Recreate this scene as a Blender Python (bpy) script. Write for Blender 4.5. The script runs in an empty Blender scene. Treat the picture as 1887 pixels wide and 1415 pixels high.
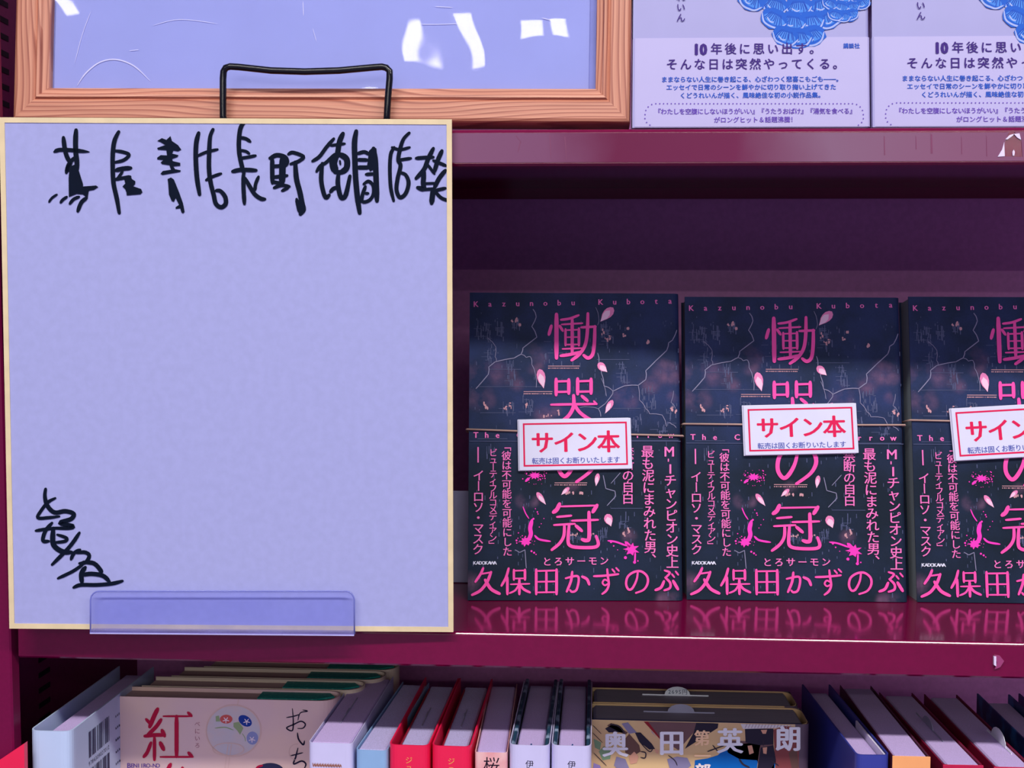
import bpy, math, random
from mathutils import Vector, Matrix

sc = bpy.context.scene
COL = sc.collection
R = random.Random(7)

# ------------------------------------------------------------------ camera
F = 2200.0                       # focal length in pixels of the 1887 px wide frame
EYE = Vector((0, 0, 1.40))       # the lens is 1.40 m above the shop floor
_d = Vector((.0575, .0443, -1)).normalized()
_x = Vector((1, -.0075, .05717))
_x = (_x - _d * _x.dot(_d)).normalized()
_z = _x.cross(_d)
W2C = Matrix((_x, _d, _z)).transposed()
C2W = W2C.transposed()
cam = bpy.data.cameras.new('camera')
cam.sensor_width = 36
cam.lens = F / 1887 * 36
cam.clip_start = .01
co = bpy.data.objects.new('camera', cam)
COL.objects.link(co)
co.matrix_world = Matrix.Translation(EYE) @ C2W.to_4x4()
sc.camera = co

def ray(u, v): return C2W @ Vector(((u - 943.5) / F, (707.5 - v) / F, -1))
def onY(u, v, Y):
    r = ray(u, v); return EYE + r * (Y / r.y)
def onZ(u, v, z):
    r = ray(u, v); return EYE + r * ((z - EYE.z) / r.z)

# ------------------------------------------------------------------ world, lamps, exposure
w = bpy.data.worlds.new('shop'); sc.world = w; w.use_nodes = True
bg = w.node_tree.nodes['Background']
bg.inputs[0].default_value = (.62, .60, 1.0, 1)
bg.inputs[1].default_value = .33
def lamp(name, loc, sx, sy, power, col, rot=(0, 0, 0)):
    l = bpy.data.lights.new(name, 'AREA'); l.shape = 'RECTANGLE'; l.size = sx; l.size_y = sy
    l.energy = power; l.color = col
    o = bpy.data.objects.new(name, l); COL.objects.link(o); o.location = loc; o.rotation_euler = rot
    return o
LC = (1.0, .98, .90)
lamp('ceiling_tube_main', (.35, -.52, 2.62), 2.6, .13, 60, LC)
lamp('ceiling_tube_far', (0, -2.9, 2.62), 3.6, .16, 30, LC)
lamp('ceiling_tube_row', (0, -4.6, 2.62), 5.0, .16, 80, LC)
lamp('ceiling_tube_row', (0, -6.6, 2.62), 7.0, .16, 180, LC)
# short twin fittings of the ceiling over the aisle, the ones mirrored in the frame's acrylic
for (x, y, sx, sy) in ((-.465, -2.13, .05, .32), (-.345, -2.10, .055, .46), (-.135, -2.02, .075, .24), (-.05, -2.00, .045, .24), (-1.41, -1.70, .05, .36)):
    lamp('ceiling_fitting', (x, y, 2.60), sx, sy, 80 * sx * sy, (.97, .93, 1))
sc.view_settings.view_transform = 'Standard'
sc.view_settings.look = 'None'
sc.view_settings.exposure = -.10
sc.view_settings.gamma = 1
sc.view_settings.use_curve_mapping = False

# ------------------------------------------------------------------ materials
def lin(c):
    return tuple((x / 255 / 12.92 if x <= 10 else ((x / 255 + .055) / 1.055) ** 2.4) for x in c) + (1,)
MATS = {}
def mat(name, rgb, rough=.5, var=.06, scale=60, stretch=(1, 1, 1), metal=0, coat=0, bump=0, spec=.5, rgb2=None, lo=.35, hi=.65, detail=4, bscale=None):
    if name in MATS: return MATS[name]
    m = bpy.data.materials.new(name); m.use_nodes = True; N = m.node_tree.nodes; L = m.node_tree.links
    b = N['Principled BSDF']
    b.inputs['Roughness'].default_value = rough; b.inputs['Metallic'].default_value = metal
    b.inputs['Coat Weight'].default_value = coat; b.inputs['Coat Roughness'].default_value = .08
    b.inputs['Specular IOR Level'].default_value = spec
    tc = N.new('ShaderNodeTexCoord'); mp = N.new('ShaderNodeMapping'); no = N.new('ShaderNodeTexNoise'); ra = N.new('ShaderNodeValToRGB')
    mp.inputs['Scale'].default_value = stretch; no.inputs['Scale'].default_value = scale; no.inputs['Detail'].default_value = detail
    L.new(tc.outputs['Object'], mp.inputs[0]); L.new(mp.outputs[0], no.inputs['Vector']); L.new(no.outputs[0], ra.inputs[0])
    a = lin(rgb)
    c2 = lin(rgb2) if rgb2 else tuple(min(1, x * (1 + var)) for x in a[:3]) + (1,)
    c1 = a if rgb2 else tuple(x * (1 - var) for x in a[:3]) + (1,)
    ra.color_ramp.elements[0].color = c1; ra.color_ramp.elements[1].color = c2
    ra.color_ramp.elements[0].position = lo; ra.color_ramp.elements[1].position = hi
    L.new(ra.outputs[0], b.inputs['Base Color'])
    if bump:
        bu = N.new('ShaderNodeBump'); bu.inputs['Strength'].default_value = bump; bu.inputs['Distance'].default_value = .001
        if bscale:
            n2 = N.new('ShaderNodeTexNoise'); n2.inputs['Scale'].default_value = bscale; L.new(mp.outputs[0], n2.inputs['Vector']); L.new(n2.outputs[0], bu.inputs['Height'])
        else: L.new(no.outputs[0], bu.inputs['Height'])
        L.new(bu.outputs[0], b.inputs['Normal'])
    MATS[name] = m
    return m
def ink(rgb, rough=.45):
    return mat('ink_%d_%d_%d' % rgb, rgb, rough, .03, spec=.15)
def clear(name, rgb, wave=0, wscale=8, veil=0, veil_rgb=(120, 125, 235), ior=1.45, rough=.02):
    m = bpy.data.materials.new(name); m.use_nodes = True; N = m.node_tree.nodes; L = m.node_tree.links
    for n in list(N):
        if n.type == 'BSDF_PRINCIPLED': N.remove(n)
    out = [n for n in N if n.type == 'OUTPUT_MATERIAL'][0]
    t = N.new('ShaderNodeBsdfTransparent'); t.inputs[0].default_value = lin(rgb)
    d = N.new('ShaderNodeBsdfDiffuse'); d.inputs[0].default_value = lin(veil_rgb)
    g = N.new('ShaderNodeBsdfGlossy'); g.inputs['Roughness'].default_value = rough
    fr = N.new('ShaderNodeFresnel'); fr.inputs[0].default_value = ior
    m1 = N.new('ShaderNodeMixShader'); m2 = N.new('ShaderNodeMixShader')
    tc = N.new('ShaderNodeTexCoord'); no = N.new('ShaderNodeTexNoise'); no.inputs['Scale'].default_value = wscale; no.inputs['Detail'].default_value = 1
    L.new(tc.outputs['Object'], no.inputs['Vector'])
    sm = N.new('ShaderNodeTexNoise'); sm.inputs['Scale'].default_value = 25; sm.inputs['Detail'].default_value = 5
    L.new(tc.outputs['Object'], sm.inputs['Vector'])
    mr = N.new('ShaderNodeMapRange'); mr.inputs[1].default_value = .3; mr.inputs[2].default_value = .7; mr.inputs[3].default_value = veil * .5; mr.inputs[4].default_value = veil * 1.5
    L.new(sm.outputs[0], mr.inputs[0]); L.new(mr.outputs[0], m1.inputs[0])
    L.new(t.outputs[0], m1.inputs[1]); L.new(d.outputs[0], m1.inputs[2])
    if wave:
        bu = N.new('ShaderNodeBump'); bu.inputs['Strength'].default_value = 1; bu.inputs['Distance'].default_value = wave
        L.new(no.outputs[0], bu.inputs['Height']); L.new(bu.outputs[0], g.inputs['Normal']); pass
    ge = N.new('ShaderNodeNewGeometry'); sub = N.new('ShaderNodeMath'); sub.operation = 'SUBTRACT'; sub.inputs[0].default_value = 1
    mu = N.new('ShaderNodeMath'); mu.operation = 'MULTIPLY'
    L.new(ge.outputs['Backfacing'], sub.inputs[1]); L.new(sub.outputs[0], mu.inputs[0]); L.new(fr.outputs[0], mu.inputs[1]); L.new(mu.outputs[0], m2.inputs[0]); L.new(m1.outputs[0], m2.inputs[1]); L.new(g.outputs[0], m2.inputs[2])
    L.new(m2.outputs[0], out.inputs['Surface'])
    MATS[name] = m
    return m

METAL = mat('maroon_steel', (112, 2, 58), .12, .05, 300, coat=.12, bump=.02, spec=.35)
METALB = mat('maroon_steel_back', (202, 124, 194), .45, .06, 300)
METALL = mat('maroon_steel_face', (112, 6, 62), .35, .05, 500, coat=.0, bump=.03, spec=.3)
DARKM = mat('slot_dark', (5, 3, 14), .8)
PAPERW = mat('shikishi_paper', (164, 166, 218), .85, .03, 220, bump=.05)
GOLD = mat('gilt_edge', (226, 205, 165), .45, .06, 90)
WHITEP = mat('white_jacket', (154, 150, 203), .42, .02, 40)
PAGES = mat('page_edges', (198, 174, 230), .8, .10, 12, (160, 160, 1), bump=.15)
PAGESB = mat('page_edges_cool', (186, 176, 226), .8, .10, 12, (200, 40, 1), bump=.15)
PAGESG = mat('page_edges_grey', (110, 105, 130), .8, .12, 12, (3, 240, 1), bump=.15)
BLACKW = mat('black_wire', (4, 4, 14), .14, .05, coat=.1, spec=.4)

# ------------------------------------------------------------------ object helpers
def link(o, parent=None):
    COL.objects.link(o)
    if parent: o.parent = parent
    return o
def mesh(name, V, Fc, mats, parent=None, mi=None, smooth=False):
    me = bpy.data.meshes.new(name); me.from_pydata([tuple(v) for v in V], [], Fc)
    for m in (mats if isinstance(mats, (list, tuple)) else [mats]): me.materials.append(m)
    if mi: me.polygons.foreach_set('material_index', mi)
    if smooth: me.polygons.foreach_set('use_smooth', [True] * len(me.polygons))
    me.update()
    return link(bpy.data.objects.new(name, me), parent)
def thing(name, M, label, cat, group=None):
    o = bpy.data.objects.new(name, None); o.empty_display_size = .02; COL.objects.link(o)
    o.matrix_world = M if isinstance(M, Matrix) else Matrix.Translation(M)
    return tag(o, label, cat, group)
def tag(o, label, cat, group=None):
    o['label'] = label; o['category'] = cat
    if group: o['group'] = group
    return o
class B:
    """collects boxes, prisms and tubes, then links them as one mesh"""
    def __init__(s): s.V = []; s.F = []
    def add(s, V, Fc):
        n = len(s.V); s.V += [tuple(v) for v in V]; s.F += [tuple(i + n for i in f) for f in Fc]; return s
    def box(s, a, b, bev=0):
        (x0, y0, z0), (x1, y1, z1) = a, b
        if bev:   # chamfered in the x-z outline and on the front/back edges
            c = bev
            def ring(y, i):
                return [(x0 + i + c, y, z0 + i), (x1 - i - c, y, z0 + i), (x1 - i, y, z0 + i + c), (x1 - i, y, z1 - i - c), (x1 - i - c, y, z1 - i), (x0 + i + c, y, z1 - i), (x0 + i, y, z1 - i - c), (x0 + i, y, z0 + i + c)]
            rs = [ring(y0, c * .6), ring(y0 + c * .6, 0), ring(y1 - c * .6, 0), ring(y1, c * .6)]
            V = sum(rs, []); Fc = [tuple(range(7, -1, -1))[::-1], tuple(range(24, 32))[::-1]]
            for k in range(3):
                for j in range(8): Fc.append((k * 8 + j, k * 8 + 8 + j, k * 8 + 8 + (j + 1) % 8, k * 8 + (j + 1) % 8))
            return s.add(V, Fc)
        V = [(x0, y0, z0), (x1, y0, z0), (x1, y1, z0), (x0, y1, z0), (x0, y0, z1), (x1, y0, z1), (x1, y1, z1), (x0, y1, z1)]
        return s.add(V, [(0, 3, 2, 1), (4, 5, 6, 7), (0, 1, 5, 4), (1, 2, 6, 5), (2, 3, 7, 6), (3, 0, 4, 7)])
    def prism(s, poly, z0, z1):
        n = len(poly)
        V = [(x, y, z0) for x, y in poly] + [(x, y, z1) for x, y in poly]
        return s.add(V, [tuple(range(n - 1, -1, -1)), tuple(range(n, 2 * n))] + [(i, (i + 1) % n, n + (i + 1) % n, n + i) for i in range(n)])
    def strip(s, outer, inner, z0, z1):
        """a bent sheet: two plan outlines of equal length"""
        n = len(outer); V = []
        for z in (z0, z1):
            V += [(x, y, z) for x, y in outer] + [(x, y, z) for x, y in inner]
        Fc = []
        for i in range(n - 1):
            Fc += [(i, i + 1, 2 * n + i + 1, 2 * n + i), (n + i + 1, n + i, 3 * n + i, 3 * n + i + 1), (2 * n + i, 2 * n + i + 1, 3 * n + i + 1, 3 * n + i), (i + 1, i, n + i, n + i + 1)]
        Fc += [(0, 2 * n, 3 * n, n), (n - 1, 2 * n - 1, 4 * n - 1, 3 * n - 1)]
        return s.add(V, Fc)
    def tube(s, P, r, seg=10, closed=False):
        P = [Vector(p) for p in P]; n = len(P); V = []; up = None
        for i, p in enumerate(P):
            t = (P[(i + 1) % n] - P[i - 1]) if closed else (P[min(i + 1, n - 1)] - P[max(i - 1, 0)])
            t.normalize()
            if up is None: up = t.orthogonal()
            up = (up - t * up.dot(t)).normalized(); sd = t.cross(up)
            V += [p + up * r * math.cos(a) + sd * r * math.sin(a) for a in [2 * math.pi * k / seg for k in range(seg)]]
        Fc = []
        for i in range(n if closed else n - 1):
            for k in range(seg):
                a, b = i * seg, ((i + 1) % n) * seg
                Fc.append((a + k, a + (k + 1) % seg, b + (k + 1) % seg, b + k))
        if not closed: Fc += [tuple(range(seg - 1, -1, -1)), tuple(range((n - 1) * seg, n * seg))]
        return s.add(V, Fc)
    def build(s, name, m, parent=None, smooth=False): return mesh(name, s.V, s.F, m, parent, smooth=smooth)
def rounded(path, r, n=5):
    """fillet the inner corners of an open plan path"""
    out = [path[0]]
    for i in range(1, len(path) - 1):
        p, a, b = Vector(path[i]), Vector(path[i - 1]), Vector(path[i + 1])
        da, db = (a - p), (b - p); rr = min(r, da.length * .49, db.length * .49)
        A, Bq = p + da.normalized() * rr, p + db.normalized() * rr
        for k in range(n + 1):
            t = k / n; out.append(tuple(A * (1 - t) ** 2 + p * 2 * t * (1 - t) + Bq * t * t))
    out.append(path[-1]); return out
def offset_path(path, t):
    out = []
    for i, p in enumerate(path):
        a = Vector(path[max(i - 1, 0)]); b = Vector(path[min(i + 1, len(path) - 1)]); d = (b - a).normalized()
        out.append((p[0] - d.y * t, p[1] + d.x * t))
    return out
def smooth_pts(P, n=5):
    out = []
    for i in range(len(P) - 1):
        p0, p1, p2, p3 = [Vector(P[max(0, min(len(P) - 1, j))]) for j in (i - 1, i, i + 1, i + 2)]
        for k in range(n):
            t = k / n
            out.append(.5 * ((2 * p1) + (p2 - p0) * t + (2 * p0 - 5 * p1 + 4 * p2 - p3) * t * t + (3 * p1 - p0 - 3 * p2 + p3) * t ** 3))
    out.append(Vector(P[-1])); return out

# ------------------------------------------------------------------ glyphs
GC = {}
def glyph(ch):
    if ch not in GC:
        c = bpy.data.curves.new('glyph', 'FONT'); c.body = ch; c.resolution_u = 2
        o = bpy.data.objects.new('glyph', c); COL.objects.link(o)
        e = o.evaluated_get(bpy.context.evaluated_depsgraph_get()); me = e.to_mesh()
        V = [(v.co.x, v.co.y) for v in me.vertices]; Fc = [tuple(p.vertices) for p in me.polygons]
        e.to_mesh_clear(); bpy.data.objects.remove(o); bpy.data.curves.remove(c)
        GC[ch] = (V, Fc)
    return GC[ch]
class Print:
    """flat print collected in a plane; coordinates are mapped by a function (photo unit -> plane metres)"""
    def __init__(s, fn, sw=1): s.f = fn; s.V = []; s.F = []; s.sw = sw
    def raw(s, P, Fc):
        s.k = getattr(s, 'k', 0) + 1; e = (s.k % 23) * 3e-6
        n = len(s.V); s.V += [tuple(s.f(x, y)[:2]) + (e,) for x, y in P]; s.F += [tuple(i + n for i in f) for f in Fc]
    def poly(s, P): 
        from mathutils.geometry import tessellate_polygon
        s.raw(P, [tuple(t) for t in tessellate_polygon([[Vector((x, y, 0)) for x, y in P]])])
    def rect(s, x0, y0, x1, y1): s.raw([(x0, y0), (x1, y0), (x1, y1), (x0, y1)], [(0, 1, 2, 3)])
    def disc(s, x, y, r, ry=None, n=12, a=0):
        ry = ry or r; ca, sa = math.cos(a), math.sin(a)
        s.raw([(x + r * math.cos(t) * ca - ry * math.sin(t) * sa, y + r * math.cos(t) * sa + ry * math.sin(t) * ca) for t in [2 * math.pi * k / n for k in range(n)]], [tuple(range(n))])
    def stroke(s, P, w, n=5, tip=.55, tip2=None):
        w = w * s.sw
        """brush stroke: smooth line of width w, narrower at its two ends"""
        Q = smooth_pts(P, n) if len(P) > 2 else [Vector(P[0]).lerp(Vector(P[1]), k / 6) for k in range(7)]
        tip2 = tip if tip2 is None else tip2
        L_, R_ = [], []; m = len(Q)
        for i, q in enumerate(Q):
            t = (Q[min(i + 1, m - 1)] - Q[max(i - 1, 0)]); t = t.normalized() if t.length > 0 else Vector((1, 0))
            k = i / (m - 1); f = min(1, tip + (1 - tip) * k * 6, tip2 + (1 - tip2) * (1 - k) * 6)
            nn = Vector((-t.y, t.x)) * w * .5 * f
            L_.append(q + nn); R_.append(q - nn)
        s.raw([tuple(p) for p in L_ + R_], [(i, i + 1, m + i + 1, m + i) for i in range(m - 1)])
        s.disc(Q[0].x, Q[0].y, w * .5 * tip, n=8); s.disc(Q[-1].x, Q[-1].y, w * .5 * tip2, n=8)
    def ch(s, c, x, y, size, rot=0, bold=0, aspect=1, slope=0):
        """one character centred on x, y (y runs down)"""
        if c == ' ': return
        V, Fc = glyph(c)
        asc = ord(c) < 0x2000
        if asc:
            xs = [p[0] for p in V]; cx = (min(xs) + max(xs)) / 2; cy = .35
        else: cx, cy = .5, .38
        ca, sa = math.cos(rot), math.sin(rot)
        for dx, dy in ([(0, 0)] if not bold else [(-bold, 0), (bold, 0), (0, -bold * .5), (0, bold * .5)]):
            P = []
            for a, b in V:
                X = ((a - cx) * aspect + dx) * size; Y = -(b - cy + dy) * size
                P.append((x + X * ca - Y * sa, y + X * sa + Y * ca + slope * (X * ca - Y * sa)))
            s.raw(P, Fc)
    def line(s, text, x0, x1, y0, y1, size, bold=0, aspect=1):
        n = len(text)
        for i, c in enumerate(text):
            k = i / (n - 1) if n > 1 else .5
            s.ch(c, x0 + (x1 - x0) * k, y0 + (y1 - y0) * k, size, 0, bold, aspect)
    def col(s, text, x0, x1, y0, y1, size, bold=0):
        n = len(text)
        for i, c in enumerate(text):
            k = i / (n - 1) if n > 1 else .5
            r = math.pi / 2 if c in 'ー「」-―『』' else 0
            q = size * .55 if c in '、。' else 0
            s.ch(c, x0 + (x1 - x0) * k + q, y0 + (y1 - y0) * k - q, size, r, bold)
    def build(s, name, m, parent, layer=1):
        y = -.00009 * layer
        me = [(p[0], y - p[2], p[1]) for p in s.V]
        o = mesh(name, me, s.F, m, parent)
        if name in STUFFY: o['kind'] = 'stuff'
        return o
STUFFY = {'small_lettering', 'city_print', 'lit_window_print', 'crack_print', 'splash_print', 'blurb_lettering', 'footer_lettering', 'headline_lettering', 'glint_mark', 'awning_stripe', 'barcode_print'}
def plane_fn(M, off=0.0):
    """pixel of the photograph -> (x, z) in the local plane y = off of a thing whose matrix is M"""
    inv = M.inverted(); o = inv @ EYE; rot = inv.to_3x3()
    def f(u, v):
        d = rot @ ray(u, v); t = (off - o.y) / d.y; p = o + d * t
        return (p.x, p.z)
    return f
def pose(BL, BR, lean=0.0):
    """matrix of a thing whose bottom front edge runs from BL to BR and whose top leans away by lean (radians)"""
    ex = (BR - BL).normalized(); up = Vector((0, 0, 1)); up = (up - ex * up.dot(ex)).normalized()
    ey = up.cross(ex)
    ez = up * math.cos(lean) + ey * math.sin(lean); ey = ez.cross(ex)
    M = Matrix((ex, ey, ez)).transposed().to_4x4(); M.translation = BL
    return M, (BR - BL).length
def height_at(M, u, v):
    return plane_fn(M)(u, v)[1]

# ================================================================== SETTING
YF = .652                                     # front edge of the shelves
ZU, ZUB = onY(1000, 238, YF).z, onY(1000, 305.5, YF).z
ZL, ZLB = onY(860, 1165, YF).z, onY(860, 1229.5, YF).z
ZB = onY(1100, 1325, .712).z - .188           # the shelf under the lowest row of books
XL, XR, YB = -.352, .62, .925
fl = B().box((-3, -6, -.05), (3, 1.2, 0)).build('floor', mat('shop_floor', (120, 110, 150), .5, .1, 3)); fl['kind'] = 'structure'
wb = B().box((-3, 1.0, 0), (3, 1.1, 2.7)).build('wall_back', mat('shop_wall', (150, 140, 180), .8, .05, 3)); wb['kind'] = 'structure'

case = thing('bookcase', Vector((0, 0, 0)), 'maroon painted steel bookcase with slotted side panel and lipped shelves', 'bookcase')
B().box((XL - .002, YB, 0.05), (XR, YB + .012, 2.2)).build('back_panel', METALB, case)
sp = B().box((XL - .025, .6585, 0), (XL, YB, 2.2)).build('side_panel', mat('maroon_steel_side', (130, 38, 92), .5, .05, 300, spec=.2), case)
B().box((XR, .66, 0), (XR + .03, YB + .012, 2.2)).build('side_panel', METALB, case)
def post(name, u0, u1, y0, y1):
    a, b = onY(u0, 1180, YF - .004).x, onY(u1, 1180, YF - .004).x
    bb = B(); bb.box((a, y0, 0), (b, y1, 2.2), .0015)
    zr = EYE.z + ZLOW; bb.V = [(x - (z - zr) * .016, y, z) for x, y, z in bb.V]      # the post leans a touch to the left
    return bb.build(name, METALL, case)
ZLOW = onY(20, 1180, YF).z - EYE.z
post('post', -130, 19.5, YF - .004, YF + .006)
# slots punched in the side panel, one every 10 mm
for y0 in (.706, .752):
    for k in range(60):
        z = 1.02 + k * .0101
        if ZLB - .02 < z < ZL or ZUB < z < ZU: continue
        B().box((XL - .001, y0, z), (XL + .0004, y0 + .016, z + .0033)).build('slot', DARKM, sp)
def shelf(zt, zb, name='shelf', x0=None):
    x0 = x0 if x0 is not None else onY(34, 1190, YF).x
    b = B(); c = .0012
    # folded sheet: top, front lip, return; rear upstand
    prof = [(YB, zt - .001), (YB, zt), (YF + .0018, zt), (YF + .00105, zt - .00015), (YF + .0005, zt - .0005), (YF + .00015, zt - .00105), (YF, zt - .0018), (YF, zb + c), (YF + c, zb), (YF + .010, zb), (YF + .010, zb + .002), (YF + .003, zb + .002), (YF + .003, zt - .002), (YB - .022, zt - .002), (YB - .022, zt - .010), (YB - .019, zt - .010), (YB - .019, zt - .001)]
    n = len(prof); V = [(x, y, z) for x in (x0, XR) for y, z in prof]
    Fc = [(i, n + i, n + (i + 1) % n, (i + 1) % n) for i in range(n)] + [tuple(range(n)), tuple(range(2 * n - 1, n - 1, -1))]
    b.add(V, Fc); return b.build(name, METAL, case)
upper = shelf(ZU, ZUB); lower = shelf(ZL, ZLB); shelf(ZB, ZB - .019); shelf(1.95, 1.93); shelf(.55, .53)
# ================================================================== left over tape films and a chip on the lips
def lipfn(u, v): p = onY(u, v, YF - .0001); return p.x, p.z
def film(name, pts, m, t=.0002, parent=None):
    P = [lipfn(*p) for p in pts]; n = len(P)
    V = [(x, YF - .0001 - t, z) for x, z in P] + [(x, YF - .0001, z) for x, z in P]
    return mesh(name, V, [tuple(range(n))[::-1], tuple(range(n, 2 * n))] + [(i, (i + 1) % n, n + (i + 1) % n, n + i) for i in range(n)], m, parent)
def sheen_film():  # grey reflected sheen painted into the tape colour along x
    m = bpy.data.materials.new('label_film_sheen'); m.use_nodes = True; N = m.node_tree.nodes; L = m.node_tree.links; b = N['Principled BSDF']
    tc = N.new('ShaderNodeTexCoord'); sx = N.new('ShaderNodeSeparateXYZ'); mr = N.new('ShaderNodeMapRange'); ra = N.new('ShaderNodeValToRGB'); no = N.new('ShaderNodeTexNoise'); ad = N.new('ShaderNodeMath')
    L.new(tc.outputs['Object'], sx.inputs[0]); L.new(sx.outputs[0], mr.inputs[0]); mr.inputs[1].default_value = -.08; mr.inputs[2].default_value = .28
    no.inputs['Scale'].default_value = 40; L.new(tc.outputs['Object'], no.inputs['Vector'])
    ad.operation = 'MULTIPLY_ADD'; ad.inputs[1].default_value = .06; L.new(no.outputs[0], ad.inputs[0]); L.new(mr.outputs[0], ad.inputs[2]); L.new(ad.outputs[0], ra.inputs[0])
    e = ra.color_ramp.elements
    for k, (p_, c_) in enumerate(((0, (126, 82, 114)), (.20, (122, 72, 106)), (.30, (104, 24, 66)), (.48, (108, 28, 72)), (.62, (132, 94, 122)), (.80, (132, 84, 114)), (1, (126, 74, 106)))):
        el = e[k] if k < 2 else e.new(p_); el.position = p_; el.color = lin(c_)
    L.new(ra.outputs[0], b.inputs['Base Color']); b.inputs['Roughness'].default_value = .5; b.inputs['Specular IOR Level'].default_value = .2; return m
FILM = sheen_film()
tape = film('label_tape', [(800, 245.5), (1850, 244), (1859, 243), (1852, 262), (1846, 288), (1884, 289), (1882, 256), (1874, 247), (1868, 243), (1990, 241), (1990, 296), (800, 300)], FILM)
tag(tape, 'long strip of clear label tape with a painted grey sheen along the upper shelf lip', 'label tape')
cr = B()
for (u0, u1, v0, v1) in ((1628.5, 1630, 250, 286), (1714.5, 1717.5, 246, 283), (1687, 1688, 250, 275), (1771, 1772, 252, 284), (1817, 1818, 250, 288)):
    P = [lipfn(*p) for p in ((u0, v0), (u1, v0 + 2), (u1 + 1, v1), (u0 + .4, v1))]
    cr.add([(x, YF - .0004, z) for x, z in P] + [(x, YF - .0003, z) for x, z in P], [(0, 1, 2, 3), (4, 7, 6, 5), (0, 4, 5, 1), (2, 6, 7, 3)])
cr.build('crease', mat('film_crease', (122, 50, 92), .4), tape)
WCH = mat('torn_film_edge', (225, 210, 240), .35)
torn = film('torn_edge', [(1838, 289), (1846, 276), (1850, 262), (1851, 288)], WCH, .0005, tape)
film('torn_edge', [(1852, 257), (1860, 249), (1868, 247), (1866, 250), (1856, 257)], WCH, .0006, tape)
film('torn_edge', [(1868, 247), (1878, 246), (1881, 258), (1874, 254)], WCH, .0006, tape)
film('torn_edge', [(1865, 280), (1867.5, 276), (1869.5, 280), (1868.5, 287), (1865.5, 287)], WCH, .0006, tape)
cr2 = B()
for (u0, u1, v0, v1) in ((1012, 1015, 249, 292), (1040, 1043, 252, 294), (950, 960, 250, 262), (958, 954, 262, 280)):
    P = [lipfn(*p) for p in ((u0, v0), (u0 + 2, v0), (u1 + 1, v1), (u1, v1))]
    cr2.add([(x, YF - .0004, z) for x, z in P] + [(x, YF - .0003, z) for x, z in P], [(0, 1, 2, 3), (4, 7, 6, 5), (0, 4, 5, 1), (2, 6, 7, 3)])
cr2.build('crease', MATS['film_crease'], tape)
chip = film('tape_scrap', [(1831, 1206), (1841, 1207), (1849, 1217), (1842, 1228), (1832, 1232), (1836, 1220)], mat('scrap_film', (150, 60, 110), .25), .0012)
tag(chip, 'small scrap of torn clear tape stuck on the lower shelf lip at right', 'tape scrap')
film('torn_edge', [(1830, 1208), (1834, 1208), (1834, 1226), (1830, 1224)], WCH, .0016, chip)

# ================================================================== wooden frame on the upper shelf
Lf = math.radians(3.6)
BLf, BRf = onY(22, 221.5, .663), onY(1161.5, 225, .663)
Mf, Wf = pose(BLf, BRf, Lf)
Hf = Wf * .72
frame = thing('picture_frame', Mf, 'large pine picture frame holding a blank sheet on the upper shelf', 'picture frame')
def wood(name, axis):
    m = bpy.data.materials.new(name); m.use_nodes = True; N = m.node_tree.nodes; L = m.node_tree.links; b = N['Principled BSDF']
    tc = N.new('ShaderNodeTexCoord'); mp = N.new('ShaderNodeMapping'); L.new(tc.outputs['Object'], mp.inputs[0])
    mp.inputs['Scale'].default_value = (14, 300, 900) if axis == 'x' else (900, 300, 14)
    n = N.new('ShaderNodeTexNoise'); n.inputs['Scale'].default_value = 1; n.inputs['Detail'].default_value = 2; L.new(mp.outputs[0], n.inputs['Vector'])
    # growth rings: a slowly wandering field cut into bands
    mp2 = N.new('ShaderNodeMapping'); L.new(tc.outputs['Object'], mp2.inputs[0]); mp2.inputs['Scale'].default_value = (7, 30, 34) if axis == 'x' else (34, 30, 7)
    nw = N.new('ShaderNodeTexNoise'); nw.inputs['Scale'].default_value = 1; nw.inputs['Detail'].default_value = 1; L.new(mp2.outputs[0], nw.inputs['Vector'])
    sp_ = N.new('ShaderNodeSeparateXYZ'); L.new(tc.outputs['Object'], sp_.inputs[0])
    ma = N.new('ShaderNodeMath'); ma.operation = 'MULTIPLY'; ma.inputs[1].default_value = 330; L.new(sp_.outputs[2 if axis == 'x' else 0], ma.inputs[0])
    mb = N.new('ShaderNodeMath'); mb.operation = 'MULTIPLY_ADD'; mb.inputs[1].default_value = 7; L.new(nw.outputs[0], mb.inputs[0]); L.new(ma.outputs[0], mb.inputs[2])
    wv = N.new('ShaderNodeMath'); wv.operation = 'FRACT'; L.new(mb.outputs[0], wv.inputs[0])
    ra = N.new('ShaderNodeValToRGB'); L.new(wv.outputs[0], ra.inputs[0])
    e = ra.color_ramp.elements; e[0].position = 0; e[0].color = lin((216, 152, 126)); e[1].position = .62; e[1].color = lin((202, 132, 108)); x_ = e.new(.84); x_.color = lin((160, 92, 76)); x_ = e.new(.97); x_.color = lin((192, 122, 100))
    mx = N.new('ShaderNodeMix'); mx.data_type = 'RGBA'; mx.blend_type = 'MULTIPLY'; mx.inputs[0].default_value = .5
    r2 = N.new('ShaderNodeValToRGB'); r2.color_ramp.elements[0].color = (.6, .5, .5, 1); L.new(n.outputs[0], r2.inputs[0])
    r2.color_ramp.elements[0].position = .3; r2.color_ramp.elements[1].position = .6
    L.new(ra.outputs[0], mx.inputs[6]); L.new(r2.outputs[0], mx.inputs[7]); L.new(mx.outputs[2], b.inputs['Base Color'])
    b.inputs['Roughness'].default_value = .42; return m
WX, WZ = wood('pine_along_x', 'x'), wood('pine_along_z', 'z')
MW = .0193
prof = [(0, .018), (0, .0022), (.0006, .0008), (.002, 0), (.0112, .0004), (.0124, .0016), (.0136, .0002), (.0150, .0006), (.0158, .0020), (.0190, .0032), (MW, .0040), (MW, .018)]
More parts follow.
